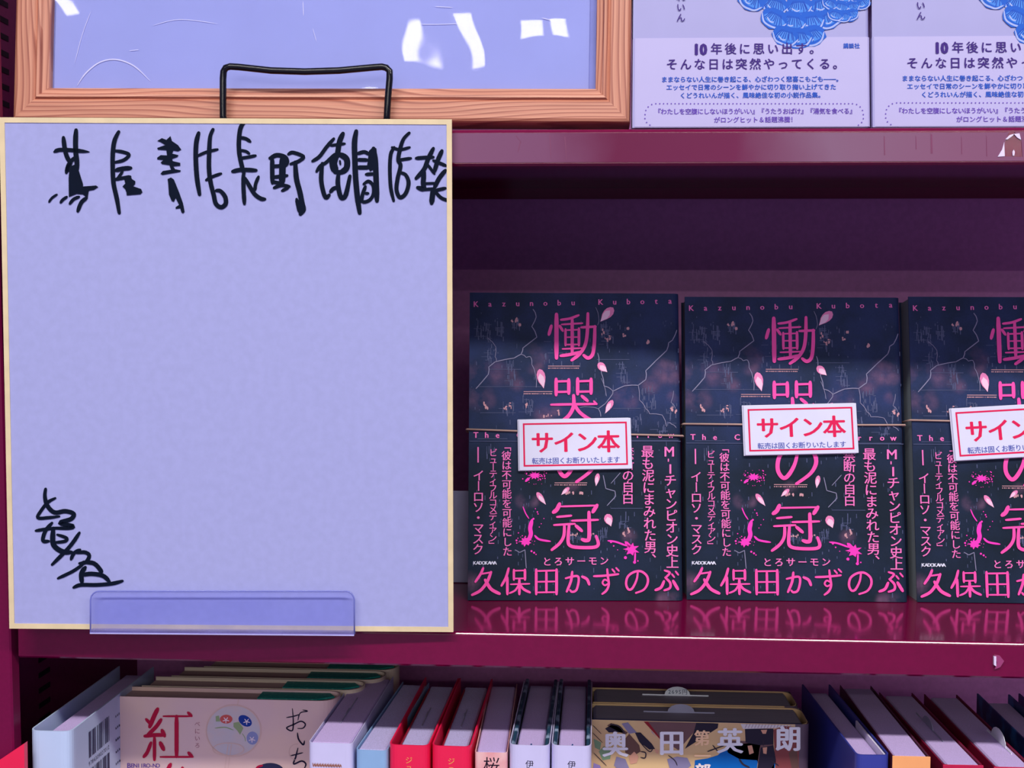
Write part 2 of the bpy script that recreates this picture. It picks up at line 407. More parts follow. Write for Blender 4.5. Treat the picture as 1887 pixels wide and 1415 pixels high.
def rail(side, m):
    V = []; 
    for s, y in prof:
        if side == 'b': V += [(s, y, s), (Wf - s, y, s)]
        if side == 't': V += [(s, y, Hf - s), (Wf - s, y, Hf - s)]
        if side == 'l': V += [(s, y, s), (s, y, Hf - s)]
        if side == 'r': V += [(Wf - s, y, s), (Wf - s, y, Hf - s)]
    n = len(prof); Fc = [(2 * i, 2 * i + 1, 2 * ((i + 1) % n) + 1, 2 * ((i + 1) % n)) for i in range(n)]
    Fc += [tuple(range(0, 2 * n, 2)), tuple(range(1, 2 * n, 2))]
    return mesh('rail', V, Fc, m, frame)
for sd, m in (('b', WX), ('t', WX), ('l', WZ), ('r', WZ)): rail(sd, m)
B().box((MW - .003, .0085, MW - .003), (Wf - MW + .003, .0165, Hf - MW + .003)).build('backing_board', mat('backing', (150, 158, 220), .8), frame)
B().box((MW + .0012, .0075, MW - .002), (Wf - MW - .0038, .0084, Hf - MW + .002)).build('blank_sheet', mat('blank_sheet', (166, 174, 228), .75, .02, 20), frame)
pane = B().box((MW - .003, .0055, MW - .003), (Wf - MW + .003, .0068, Hf - MW + .003)).build('clear_pane', clear('frame_acrylic', (250, 250, 255), .0007, 16, .03, (190, 190, 240)), frame)
ff = plane_fn(Mf, .0054)
pr = Print(ff); SC = mat('glint_paint', (232, 230, 252), .5)  # scratch-like reflections in the pane, painted as pale strokes
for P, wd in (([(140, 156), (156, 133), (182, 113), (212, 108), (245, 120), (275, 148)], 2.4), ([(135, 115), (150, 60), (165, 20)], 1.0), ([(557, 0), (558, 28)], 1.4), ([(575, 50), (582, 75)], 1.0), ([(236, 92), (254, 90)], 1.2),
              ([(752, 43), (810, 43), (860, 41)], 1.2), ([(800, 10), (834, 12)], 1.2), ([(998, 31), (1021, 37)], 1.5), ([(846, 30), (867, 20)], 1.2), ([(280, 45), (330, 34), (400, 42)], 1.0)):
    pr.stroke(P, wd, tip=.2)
o = pr.build('glint_mark', SC, frame); o.location.y = .0072

# wire stand in front of the frame
wy = .6575
def wp(u, v): p = onY(u, v, wy); return p
pts = [wp(417, 234)] + [wp(411, v) for v in (215, 190, 165, 145)] + [wp(412, 132), wp(416, 125), wp(424, 122.5), wp(440, 123.5), wp(500, 130), wp(562, 132), wp(625, 130), wp(690, 124), wp(704, 123), wp(712, 125), wp(718, 131), wp(718, 145), wp(715, 180), wp(713, 215), wp(712, 234)]
zw = ZU + .0021
a0, b0 = pts[0].copy(), pts[-1].copy(); a0.z = b0.z = zw + .002
pts[0] = a0; pts[-1] = b0
back = [Vector((b0.x, .662, zw)), Vector((b0.x, .74, zw)), Vector((b0.x, .752, zw + .012)), Vector((b0.x - .008, .775, .14 + 1.4)), Vector((a0.x + .008, .775, .14 + 1.4)), Vector((a0.x, .752, zw + .012)), Vector((a0.x, .74, zw)), Vector((a0.x, .662, zw))]
ws = B().tube(pts + back, .0019, 12, closed=True).build('wire_stand', BLACKW, smooth=True)
tag(ws, 'black bent wire stand holding the pine picture frame', 'wire stand')

# ================================================================== signature board
TLb, TRb, BLb, BRb = onY(-1.5, 216, .634), onY(832, 219.5, .6455), onY(17.5, 1158, .6345), onY(835.5, 1164.5, .6465)
Mb, Wb = pose(BLb, BRb, 0)
# sheared slightly less than a pixel per cm: average of the two uprights
Hb = ((TLb - BLb).length + (TRb - BRb).length) / 2
ang = math.atan2(((TLb - BLb).dot(Mb.col[0].to_3d()) + (TRb - BRb).dot(Mb.col[0].to_3d())) / 2, Hb)
Mb = Mb @ Matrix.Rotation(0, 4, 'Y')
board = thing('signature_board', Mb, 'large square white autograph board with gilt edge and black brush writing', 'autograph board')
dxt = ang * Hb
def sheared(b):   # the board is trimmed very slightly out of square
    b.V = [(x + dxt * z / Hb, y, z) for x, y, z in b.V]; return b
g = .0028
sheared(B().box((g, .0002, g), (Wb - g, .0028, Hb - g))).build('board_face', PAPERW, board)
for q in ([(0, 0), (Wb, 0), (Wb - g, g), (g, g)], [(g, Hb - g), (Wb - g, Hb - g), (Wb, Hb), (0, Hb)], [(0, 0), (g, g), (g, Hb - g), (0, Hb)], [(Wb - g, g), (Wb, 0), (Wb, Hb), (Wb - g, Hb - g)]):
    V = [(x, -.0002, z) for x, z in q] + [(x, .003, z) for x, z in q]
    bb = B().add(V, [(0, 1, 2, 3), (7, 6, 5, 4), (0, 4, 5, 1), (1, 5, 6, 2), (2, 6, 7, 3), (3, 7, 4, 0)]); sheared(bb)
    bb.build('gilt_edge', GOLD, board)
fb = plane_fn(Mb, 0)
def A4(x, y): return fb(80 + x * .212, 210 + y * .212)
def A5(x, y): return fb(470 + x * .212, 210 + y * .212)
def A6(x, y): return fb(x * .2403, 860 + y * .2403)
SW = 1.1
INK = mat('brush_ink', (6, 16, 36), .7, .1, spec=.1)
p = Print(A4, 1.1)
for P, wd in (([(175, 205), (185, 290), (205, 370), (240, 430)], 36), ([(285, 140), (280, 230), (282, 330), (290, 400), (295, 480)], 40), ([(270, 380), (220, 440), (200, 510)], 32),
              ([(118, 700), (75, 730), (50, 765)], 20), ([(205, 720), (170, 745), (150, 770)], 24), ([(310, 720), (265, 740), (230, 780)], 26), ([(375, 730), (330, 770), (300, 845)], 32),
              ([(655, 155), (620, 230), (605, 330), (603, 450), (610, 600), (640, 740), (660, 860)], 36), ([(620, 320), (690, 330), (745, 355), (700, 400), (625, 420)], 28),
              ([(630, 490), (690, 475), (760, 470)], 36), ([(690, 500), (640, 570)], 24), ([(620, 570), (700, 555), (755, 545)], 28),
              ([(1350, 165), (1330, 250), (1325, 380), (1335, 550), (1358, 700)], 38), ([(1475, 135), (1450, 200), (1442, 330), (1440, 480), (1455, 600), (1480, 700), (1500, 780), (1545, 810), (1585, 780), (1580, 720), (1540, 670), (1505, 665)], 36),
              ([(1340, 365), (1420, 330), (1515, 308)], 24), ([(1415, 575), (1470, 545), (1545, 518)], 26),
              ([(1755, 60), (1715, 120), (1700, 230), (1703, 340), (1725, 450), (1745, 520)], 36), ([(1710, 205), (1760, 215), (1798, 240)], 28), ([(1710, 315), (1760, 325), (1790, 345)], 24), ([(1715, 385), (1780, 375), (1845, 362)], 26),
              ([(1645, 500), (1720, 485), (1850, 490)], 34), ([(1740, 520), (1740, 640), (1748, 780)], 34), ([(1755, 560), (1800, 640), (1840, 700), (1890, 735), (1925, 740)], 34), ([(1870, 545), (1845, 610), (1840, 660)], 28)):
    p.stroke(P, wd, tip=.72)
p.stroke([(95, 330), (140, 312), (250, 315), (400, 330)], 32, tip=.5, tip2=.2)
for P in ([(200, 450), (235, 420), (250, 450), (290, 430), (305, 480), (345, 610), (345, 630), (460, 622), (478, 635), (440, 660), (395, 668), (385, 735), (345, 700), (290, 695), (222, 722), (220, 560), (225, 500), (190, 520)],
          [(700, 555), (760, 540), (770, 565), (800, 585), (798, 610), (780, 628), (850, 652), (862, 680), (845, 698), (725, 708), (722, 680), (712, 655), (688, 630), (712, 605)],
          [(990, 235), (1030, 210), (1070, 225), (1105, 192), (1118, 235), (1170, 270), (1200, 310), (1170, 325), (1130, 318), (1120, 345), (1175, 358), (1165, 375), (1120, 390), (1125, 410), (1190, 425), (1190, 450), (1130, 455), (1145, 480), (1195, 490), (1190, 503), (1035, 530), (1018, 520), (1040, 495), (1110, 485), (1095, 445), (1030, 435), (1020, 420), (1045, 400), (990, 395), (990, 380), (1020, 358), (1075, 360), (1070, 315), (995, 310), (990, 295), (1060, 270), (1020, 245)],
          [(1080, 565), (1110, 552), (1135, 570), (1180, 680), (1215, 780), (1228, 850), (1215, 865), (1200, 855), (1190, 820), (1150, 825), (1150, 810), (1180, 790), (1150, 730), (1135, 765), (1115, 755), (1092, 700), (1085, 600)]):
    p.poly(P)
q = Print(A5, 1.1); 
for P, wd in (([(130, 385), (190, 358), (260, 375), (278, 420), (250, 460)], 36), ([(150, 390), (150, 480), (152, 600)], 36), ([(160, 455), (255, 450)], 30), ([(160, 550), (280, 535)], 30), ([(240, 380), (238, 500), (235, 600)], 52), ([(150, 590), (240, 605)], 30), ([(165, 642), (230, 620), (300, 630)], 28), ([(235, 668), (290, 640)], 26),
              ([(290, 350), (330, 335), (420, 370), (380, 410), (310, 435)], 30), ([(350, 420), (360, 560), (390, 680), (410, 780), (420, 830), (395, 870)], 42), ([(362, 740), (385, 850)], 30),
              ([(685, 215), (620, 290), (560, 370), (500, 410)], 30), ([(690, 350), (620, 420), (570, 450), (535, 500)], 28), ([(585, 430), (575, 560), (590, 660), (615, 725), (645, 705)], 36),
              ([(765, 170), (735, 240), (720, 330), (710, 380)], 42), ([(660, 275), (720, 265), (780, 258)], 24), ([(700, 360), (680, 430), (700, 500)], 62), ([(735, 350), (795, 390), (795, 470), (745, 510)], 48), ([(738, 405), (742, 440)], 16), ([(700, 505), (750, 505)], 34),
              ([(725, 520), (720, 600), (735, 690), (755, 730), (790, 700), (825, 540)], 38), ([(655, 678), (680, 650), (710, 640)], 32),
              ([(880, 150), (865, 250), (868, 400), (875, 560), (890, 720), (910, 860)], 44), ([(1030, 300), (1045, 400), (1050, 500), (1055, 640), (1060, 755)], 44), ([(890, 345), (950, 330), (990, 350)], 30), ([(890, 398), (980, 400)], 30), ([(890, 465), (990, 465)], 34), ([(965, 525), (1030, 520)], 28),
              ([(945, 610), (985, 585), (1025, 620), (1030, 690), (1000, 745), (945, 765), (915, 740)], 28), ([(960, 630), (935, 700), (925, 760)], 30), ([(958, 690), (985, 690)], 24),
              ([(1210, 290), (1180, 350), (1172, 480), (1180, 640), (1205, 755)], 30), ([(1340, 165), (1290, 220), (1260, 310), (1245, 400), (1265, 450), (1240, 560), (1230, 660), (1260, 725), (1310, 690), (1335, 600), (1310, 530), (1265, 510)], 33), ([(1190, 290), (1260, 310), (1345, 290)], 24), ([(1255, 400), (1355, 385)], 26),
              ([(1400, 385), (1460, 380), (1550, 375)], 30), ([(1550, 300), (1505, 390), (1470, 480), (1400, 560)], 36), ([(1625, 320), (1590, 400), (1560, 500)], 36), ([(1550, 405), (1660, 450)], 28), ([(1655, 490), (1600, 560), (1560, 640)], 36), ([(1500, 440), (1560, 520)], 24), ([(1470, 500), (1462, 600), (1465, 650), (1415, 640)], 40), ([(1470, 605), (1570, 602)], 22), ([(1450, 658), (1560, 650)], 26), ([(1655, 645), (1590, 660), (1540, 680)], 28), ([(1548, 660), (1535, 775)], 42), ([(1570, 680), (1620, 730), (1688, 755)], 28)):
    q.stroke(P, wd, tip=.72)
q.poly([(990, 320), (1030, 285), (1055, 300), (1070, 480), (1035, 480), (1000, 500), (975, 450)])
p.V += q.V[:0]; n0 = len(p.V); p.V += q.V; p.F += [tuple(i + n0 for i in f) for f in q.F]
p.build('dedication_writing', INK, board, 2)
p = Print(A6, 1.08)
for P, wd in (([(350, 170), (345, 230), (365, 300), (420, 350), (500, 340), (565, 360), (545, 400), (460, 430), (560, 455), (520, 470), (420, 470)], 32), ([(425, 240), (370, 270), (320, 330), (290, 390), (370, 390), (455, 380)], 24),
              ([(275, 490), (350, 478), (430, 470)], 24), ([(400, 430), (350, 490), (330, 565), (375, 570)], 28), ([(410, 470), (405, 560), (420, 610), (480, 650), (550, 655)], 38), ([(440, 520), (510, 545), (500, 570), (420, 580)], 24),
              ([(610, 505), (560, 580), (500, 650), (400, 750)], 28), ([(615, 635), (570, 660), (545, 710)], 26), ([(590, 660), (650, 655), (685, 680), (660, 730), (610, 740)], 28), ([(640, 730), (720, 740), (770, 790), (775, 815)], 32), ([(640, 745), (560, 800), (445, 855)], 24),
              ([(655, 770), (625, 820), (630, 890)], 34), ([(630, 830), (700, 820), (790, 835), (840, 880)], 32), ([(565, 925), (620, 905), (740, 905), (860, 895), (940, 875)], 28)):
    p.stroke(P, wd, tip=.65)
p.build('signature_writing', INK, board, 2)

# clear acrylic ledge that carries the board
AC = clear('ledge_acrylic', (246, 247, 255), 0, 8, .10, (150, 154, 236), rough=.06)
ACE = mat('acrylic_edge', (120, 125, 200), .15, .05, 40)
Ma = Mb.copy(); Ma.translation = Mb @ Vector((0, -.0052, 0))
ledge = thing('acrylic_ledge', Ma, 'clear acrylic ledge carrying the bottom of the signature board', 'acrylic holder')
fa = plane_fn(Ma, 0)
out = [(165.5, 1166), (165.5, 1106)] + [(165.5 + 16 - 16 * math.cos(t), 1106 - 16 * math.sin(t)) for t in (.4, .8, 1.2, 1.57)] + [(637 + 15 * math.sin(t), 1106 - 16 * math.cos(t)) for t in (0, .4, .8, 1.2)] + [(652.5, 1106), (652.5, 1169)]
P = [fa(*c) for c in out]; n = len(P)
V = [(x, 0, z) for x, z in P] + [(x, .002, z) for x, z in P]
mesh('front_plate', V, [tuple(range(n))[::-1], tuple(range(n, 2 * n))], AC, ledge)
eV = []
for x, z in P: eV.append((x, 0, z))
cxm = sum(x for x, z in P) / n; czm = sum(z for x, z in P) / n
b = B(); b.tube([(x, .001, z) for x, z in P], .00042, 6); b.build('polished_edge', ACE, ledge, True)
x0, x1 = P[0][0], P[-1][0]; zb_ = (P[0][1] + P[-1][1]) / 2
b = B(); b.box((x0, 0, zb_ - .0006), (x1, .0115, zb_ + .0012)); b.build('base_plate', clear('ledge_base', (238, 236, 250), 0, 8, .35, (170, 160, 225), rough=.06), ledge)
b = B(); b.tube([(x0, .0004, zb_ - .0004), (x1, .0004, zb_ - .0004)], .0005, 6); b.build('polished_edge', mat('acrylic_edge_light', (196, 190, 240), .15), ledge)
B().box((x0 + .05, .0105, zb_ - .0006), (x1 - .05, .0125, zb_ + .006)).build('hook', ACE, ledge)

# ================================================================== black books with the obi bands
def ucover(b, path, r, t, z0, z1, n=5):
    P = rounded(path, r, n); b.strip(P, offset_path(P, t), z0, z1); return b
def face_book(M, W, H, T, cover_m, page_m, label, cat='book', group=None, name='book', r=.004, top_gap=.0008, spine_round=None):
    t = thing(name, M, label, cat, group)
    ucover(B(), [(0, 0), (W, 0), (W, T), (0, T)], r, .0006, 0, H).build('jacket', cover_m, t, False)
    B().box((.0012, .0008, .0006), (W - .0035, T - .0008, H - top_gap)).build('page_block', page_m, t)
    return t
def darkcover(spots):
    m = bpy.data.materials.new('night_jacket'); m.use_nodes = True; N = m.node_tree.nodes; L = m.node_tree.links; b = N['Principled BSDF']
    tc = N.new('ShaderNodeTexCoord')
    n1 = N.new('ShaderNodeTexNoise'); n1.inputs['Scale'].default_value = 22; n1.inputs['Detail'].default_value = 6; n1.inputs['Roughness'].default_value = .6
    L.new(tc.outputs['Object'], n1.inputs['Vector'])
    r1 = N.new('ShaderNodeValToRGB'); L.new(n1.outputs[0], r1.inputs[0]); e = r1.color_ramp.elements
    e[0].position = .40; e[0].color = (.62, .66, .58, 1); e[1].position = .68; e[1].color = (1.15, 1.12, 1.25, 1)
    # printed picture: blue night sky above, greyer paper band below
    sz = N.new('ShaderNodeSeparateXYZ'); L.new(tc.outputs['Object'], sz.inputs[0]); rz = N.new('ShaderNodeMapRange'); rz.inputs[1].default_value = .08; rz.inputs[2].default_value = .125; L.new(sz.outputs[2], rz.inputs[0])
    gz = N.new('ShaderNodeMix'); gz.data_type = 'RGBA'; L.new(rz.outputs[0], gz.inputs[0]); gz.inputs[6].default_value = lin((33, 46, 70)); gz.inputs[7].default_value = lin((46, 60, 104))
    g2 = N.new('ShaderNodeMix'); g2.data_type = 'RGBA'; g2.blend_type = 'MULTIPLY'; g2.inputs[0].default_value = 1; L.new(gz.outputs[2], g2.inputs[6]); L.new(r1.outputs[0], g2.inputs[7])
    n2 = N.new('ShaderNodeTexNoise'); n2.inputs['Scale'].default_value = 900; L.new(tc.outputs['Object'], n2.inputs['Vector'])
    mx = N.new('ShaderNodeMix'); mx.data_type = 'RGBA'; mx.blend_type = 'MULTIPLY'; mx.inputs[0].default_value = .3
    # dusty rose clouds of the printed picture: soft spots broken up by noise
    nc = N.new('ShaderNodeTexNoise'); nc.inputs['Scale'].default_value = 48; nc.inputs['Detail'].default_value = 7; L.new(tc.outputs['Object'], nc.inputs['Vector'])
    acc = None
    for (cx, cz, rad) in spots:
        dn = N.new('ShaderNodeVectorMath'); dn.operation = 'DISTANCE'; dn.inputs[1].default_value = (cx, 0, cz); L.new(tc.outputs['Object'], dn.inputs[0])
        mr = N.new('ShaderNodeMapRange'); mr.interpolation_type = 'SMOOTHSTEP'; mr.inputs[1].default_value = rad * 1.9; mr.inputs[2].default_value = rad * .3; mr.inputs[3].default_value = 0; mr.inputs[4].default_value = 1; L.new(dn.outputs['Value'], mr.inputs[0])
        if acc is None: acc = mr.outputs[0]
        else:
            mm = N.new('ShaderNodeMath'); mm.operation = 'MAXIMUM'; L.new(acc, mm.inputs[0]); L.new(mr.outputs[0], mm.inputs[1]); acc = mm.outputs[0]
    rn = N.new('ShaderNodeMapRange'); rn.inputs[1].default_value = .40; rn.inputs[2].default_value = .66; L.new(nc.outputs[0], rn.inputs[0])
    pm = N.new('ShaderNodeMath'); pm.operation = 'MULTIPLY'; L.new(acc, pm.inputs[0]); L.new(rn.outputs[0], pm.inputs[1])
    cm = N.new('ShaderNodeMix'); cm.data_type = 'RGBA'; L.new(pm.outputs[0], cm.inputs[0]); L.new(g2.outputs[2], cm.inputs[6]); cm.inputs[7].default_value = lin((128, 92, 126))
    L.new(cm.outputs[2], mx.inputs[6]); L.new(n2.outputs[0], mx.inputs[7]); L.new(mx.outputs[2], b.inputs['Base Color'])
    b.inputs['Roughness'].default_value = .5; b.inputs['Specular IOR Level'].default_value = .12
    return m
PINK, PINK2, PETAL, PETAL2 = ink((255, 84, 178)), ink((244, 120, 196)), ink((236, 134, 190)), ink((244, 200, 230))
CRACK, WINL, MARK = ink((138, 134, 168)), ink((206, 152, 164)), ink((226, 226, 250))
HOT = ink((255, 62, 196)); STREAK = ink((84, 90, 128))
BL1, BR1 = onZ(862, 1106, ZL + .0004), onZ(1259.5, 1106.5, ZL + .0004)
LEAN = math.radians(9.3)
M1, W1 = pose(BL1, BR1, LEAN); H1 = (height_at(M1, 865, 541) + height_at(M1, 1248, 539)) / 2
def Z1(x, y): return F1(840 + x * .2332, 520 + y * .2332)
def Z2(x, y): return F1(840 + x * .2403, 840 + y * .2403)
F1 = plane_fn(M1)
# a second mapping keeps the print inside the cover
def clampf(f, W, H): return lambda u, v: (lambda a: (min(max(a[0], .0004), W - .0004), min(max(a[1], .0004), H - .0004)))(f(u, v))
F1c = clampf(F1, W1, H1)
Z1c = lambda x, y: F1c(840 + x * .2332, 520 + y * .2332)
Z2c = lambda x, y: F1c(840 + x * .2403, 840 + y * .2403)
def black_art(book):
    out = []
    # scaffold streaks of the drawn city
    p = Print(F1c); rr = random.Random(5)
    for (cx, cy, w_, h_, n) in ((890, 612, 26, 30, 16), (921, 605, 16, 18, 9), (950, 598, 14, 12, 7), (899, 655, 12, 24, 8), (941, 688, 16, 40, 14), (1118, 618, 24, 40, 16), (1148, 688, 14, 40, 12), (1194, 735, 26, 40, 16), (1235, 762, 16, 40, 8), (1172, 780, 20, 26, 10), (935, 752, 22, 20, 10), (972, 750, 20, 30, 10), (1216, 790, 22, 20, 6), (905, 835, 20, 26, 6), (1150, 960, 20, 26, 8), (1060, 990, 24, 10, 8), (1110, 985, 20, 20, 8), (1030, 640, 60, 60, 8)):
        for k in range(int(n * 1.9)):
            x = cx + rr.uniform(-w_, w_) / 2; y = cy + rr.uniform(-h_, h_) / 2; l = rr.uniform(4, 16)
            if rr.random() < .75: p.rect(x, y - l / 2, x + rr.uniform(.7, 1.8), y + l / 2)
            else: p.rect(x - l / 2, y, x + l / 2, y + rr.uniform(.6, 1.2))
    for (x0, x1, y) in ((902, 960, 680), (880, 1000, 712), (1100, 1160, 662), (885, 950, 760), (1130, 1180, 752), (880, 935, 808), (1140, 1250, 811), (1125, 1185, 936)): p.rect(x0, y, x1, y + .9)
    for k in range(260):
        x, y = rr.uniform(868, 1252), rr.uniform(575, 1090); p.rect(x, y, x + rr.uniform(.6, 1.6), y + rr.uniform(1, 9))
    out.append(p.build('city_print', STREAK, book, 2))
    p = Print(F1c)
    for (x, y, w_, h_) in ((944, 594, 4, 9), (952, 590, 4, 12), (958, 598, 3, 6), (1110, 612, 7, 12), (1118, 626, 8, 8), (1125, 622, 4, 10), (1150, 618, 6, 10), (1157, 610, 5, 14), (1194, 630, 5, 10), (893, 744, 6, 10), (897, 752, 5, 6), (932, 752, 10, 8), (940, 746, 4, 14), (970, 748, 4, 8), (1238, 752, 5, 9), (1245, 758, 4, 6), (1010, 765, 18, 7), (1028, 760, 5, 12), (1150, 985, 6, 10), (1159, 978, 5, 15), (1058, 985, 12, 6), (1090, 985, 10, 6), (1046, 908, 8, 3), (1058, 908, 8, 3), (1070, 908, 8, 3)):
        for k in range(5):
            a, b_ = x + rr.uniform(-w_, w_) * .5, y + rr.uniform(-h_, h_) * .4; p.disc(a, b_, rr.uniform(.8, 1.8), rr.uniform(1, 3.4), 6)
    for (x0, x1, y) in ((1010, 1068, 674), (965, 1018, 721), (1022, 1082, 889)):
        p.rect(x0, y, x1, y + 1.2)
        for k in range(18): a = x0 + (x1 - x0) * k / 18; p.rect(a, y + 3.5, a + rr.uniform(1, 2.6), y + 5.4)
    out.append(p.build('lit_window_print', WINL, book, 3))
    p = Print(Z1c)
    for P, wd in (([(610, 215), (635, 275), (600, 350), (640, 435), (530, 520), (515, 570), (460, 600), (310, 630), (260, 670), (255, 730), (160, 840)], 7), ([(250, 440), (315, 510), (310, 590), (320, 630)], 4), ([(515, 570), (555, 595), (590, 590), (600, 650), (630, 740), (635, 830)], 5), ([(1105, 200), (1130, 290), (1120, 340)], 4),
                  ([(1120, 560), (1130, 640), (1150, 720), (1170, 820), (1230, 850), (1240, 880), (1180, 960), (1125, 1000), (1145, 1060)], 6), ([(1245, 860), (1330, 820), (1440, 815), (1500, 770), (1500, 700), (1580, 620), (1665, 540), (1680, 480), (1710, 460), (1745, 380)], 7),
                  ([(1440, 815), (1450, 930), (1500, 1000), (1530, 1040), (1630, 1050), (1665, 1140)], 5), ([(1125, 1000), (1040, 985), (980, 990)], 4), ([(1150, 760), (1190, 900)], 4), ([(1740, 1150), (1700, 1120), (1680, 1110)], 5), ([(1720, 860), (1700, 950), (1735, 1000)], 4)):
        for i in range(len(P) - 1): p.stroke([P[i], ((P[i][0] + P[i + 1][0]) / 2 + 5, (P[i][1] + P[i + 1][1]) / 2 - 4), P[i + 1]], wd, 2, .8)
    n0 = len(p.V); p2 = Print(Z2c)
    for P, wd in (([(1130, 150), (1150, 250), (1220, 270), (1225, 310), (1160, 380)], 6), ([(540, 860), (530, 720), (490, 740), (455, 720)], 6), ([(1260, 130), (1190, 210)], 5)):
        for i in range(len(P) - 1): p2.stroke([P[i], P[i + 1]], wd, 2, .8)
    p.V += p2.V; p.F += [tuple(i + n0 for i in f) for f in p2.F]
    out.append(p.build('crack_print', CRACK, book, 4))
    # petals: tip point, base point, width
    for (x0, y0, x1, y1, wd) in ((1130, 567, 1106, 593, 17), (994, 680, 1002, 716, 16), (1102, 669, 1119, 686, 14), (1129, 737, 1115, 762, 11), (989, 907, 1006, 930, 10), (1049, 898, 1034, 912, 8), (1102, 872, 1098, 896, 9), (1118, 947, 1126, 970, 16)):
        pa, pb = Print(F1), Print(F1)
        a, b_ = Vector((x0, y0)), Vector((x1, y1)); t = (b_ - a); nn = Vector((-t.y, t.x)).normalized() * wd / 2
        o_ = [a + t * f + nn * g_ for f, g_ in ((0, 0), (.08, .55), (.25, .95), (.45, 1), (.65, .8), (.85, .3), (1, 0), (.85, -.3), (.65, -.7), (.45, -.95), (.25, -.95), (.08, -.6))]
        pa.raw([tuple(v) for v in o_], [tuple(range(12))])
        c = [a + t * f + nn * g_ for f, g_ in ((.22, .1), (.4, .75), (.6, .72), (.85, .25), (.99, 0), (.85, -.25), (.65, -.6), (.42, -.55))]
        pb.raw([tuple(v) for v in c], [tuple(range(8))])
        out.append(pa.build('petal_print', PETAL, book, 5)); out.append(pb.build('petal_tint', PETAL2, book, 6))
    # splashes
    p = Print(Z2)
    for (cx, cy, rx, ry, n, sp, k2) in ((605, 150, 45, 26, 22, 90, 34), (535, 655, 42, 32, 18, 60, 16), (1345, 715, 48, 42, 14, 40, 10)):
        P = []
        for k in range(n):
            a = 2 * math.pi * k / n; f = 1.25 if k % 2 else .7; f *= rr.uniform(.8, 1.2); P.append((cx + rx * f * math.cos(a), cy + ry * f * math.sin(a)))
        P.append(P[0]); p.raw([(cx, cy)] + P, [(0, i + 1, i + 2) for i in range(n)])
        for k in range(k2):
            a = rr.uniform(0, 6.28); d = rr.uniform(.7, 1.5); p.disc(cx + sp * d * math.cos(a) * .8, cy + sp * d * math.sin(a) * .55, rr.uniform(2, 6), n=6)
    for P, wd in (([(585, 490), (570, 550), (575, 600), (555, 650)], 32), ([(605, 610), (640, 640), (725, 655)], 16), ([(515, 390), (535, 440), (560, 480)], 9), ([(1165, 650), (1230, 660), (1310, 690)], 14), ([(1300, 660), (1340, 700)], 26), ([(1375, 740), (1372, 815)], 14), ([(535, 195), (560, 170)], 18)): p.stroke(P, wd, tip=.5)
    for (x, y, r_) in ((595, 482, 8), (625, 430, 6), (630, 445, 5), (610, 405, 4), (675, 480, 4), (580, 730, 8), (600, 742, 8), (615, 755, 5), (1190, 660, 9), (1210, 690, 6), (1240, 720, 4), (1300, 780, 12), (1370, 815, 12), (1395, 805, 6), (465, 648, 8), (480, 590, 5), (655, 520, 4), (640, 545, 4)): p.disc(x, y, r_, n=8)
    out.append(p.build('splash_print', HOT, book, 5))
    # title in tall serif characters
    p = Print(Z1)
    for P, wd in (([(795, 255), (795, 600)], 34), ([(755, 345), (735, 415)], 26), ([(820, 345), (845, 385)], 22), ([(970, 262), (900, 288), (830, 298)], 20), ([(835, 335), (1000, 325)], 15), ([(866, 372), (866, 500)], 20), ([(972, 366), (972, 500)], 22), ([(866, 380), (972, 376)], 13), ([(866, 436), (972, 434)], 12), ([(866, 494), (972, 492)], 13), ([(919, 290), (919, 570)], 26), ([(842, 528), (995, 522)], 14), ([(828, 582), (900, 572), (990, 552)], 26),
                  ([(990, 358), (1105, 352)], 20), ([(1098, 350), (1094, 480), (1080, 570), (1045, 600), (1010, 578)], 28), ([(1043, 248), (1038, 400), (1020, 500), (975, 570), (915, 617)], 27),
                  ([(792, 765), (792, 892)], 28), ([(892, 770), (892, 880)], 28), ([(792, 785), (892, 782)], 18), ([(792, 868), (892, 866)], 18), ([(962, 762), (962, 885)], 28), ([(1068, 765), (1068, 880)], 28), ([(962, 784), (1068, 780)], 18), ([(962, 866), (1068, 864)], 18),
                  ([(752, 968), (1112, 962)], 20), ([(930, 895), (930, 980), (895, 1050), (845, 1095), (800, 1125)], 30), ([(938, 970), (975, 1025), (1040, 1075), (1105, 1105)], 28), ([(995, 900), (1040, 938)], 26), ([(1090, 940), (1112, 965)], 16)): p.stroke(P, wd, tip=.8)
    n0 = len(p.V); p2 = Print(Z2)
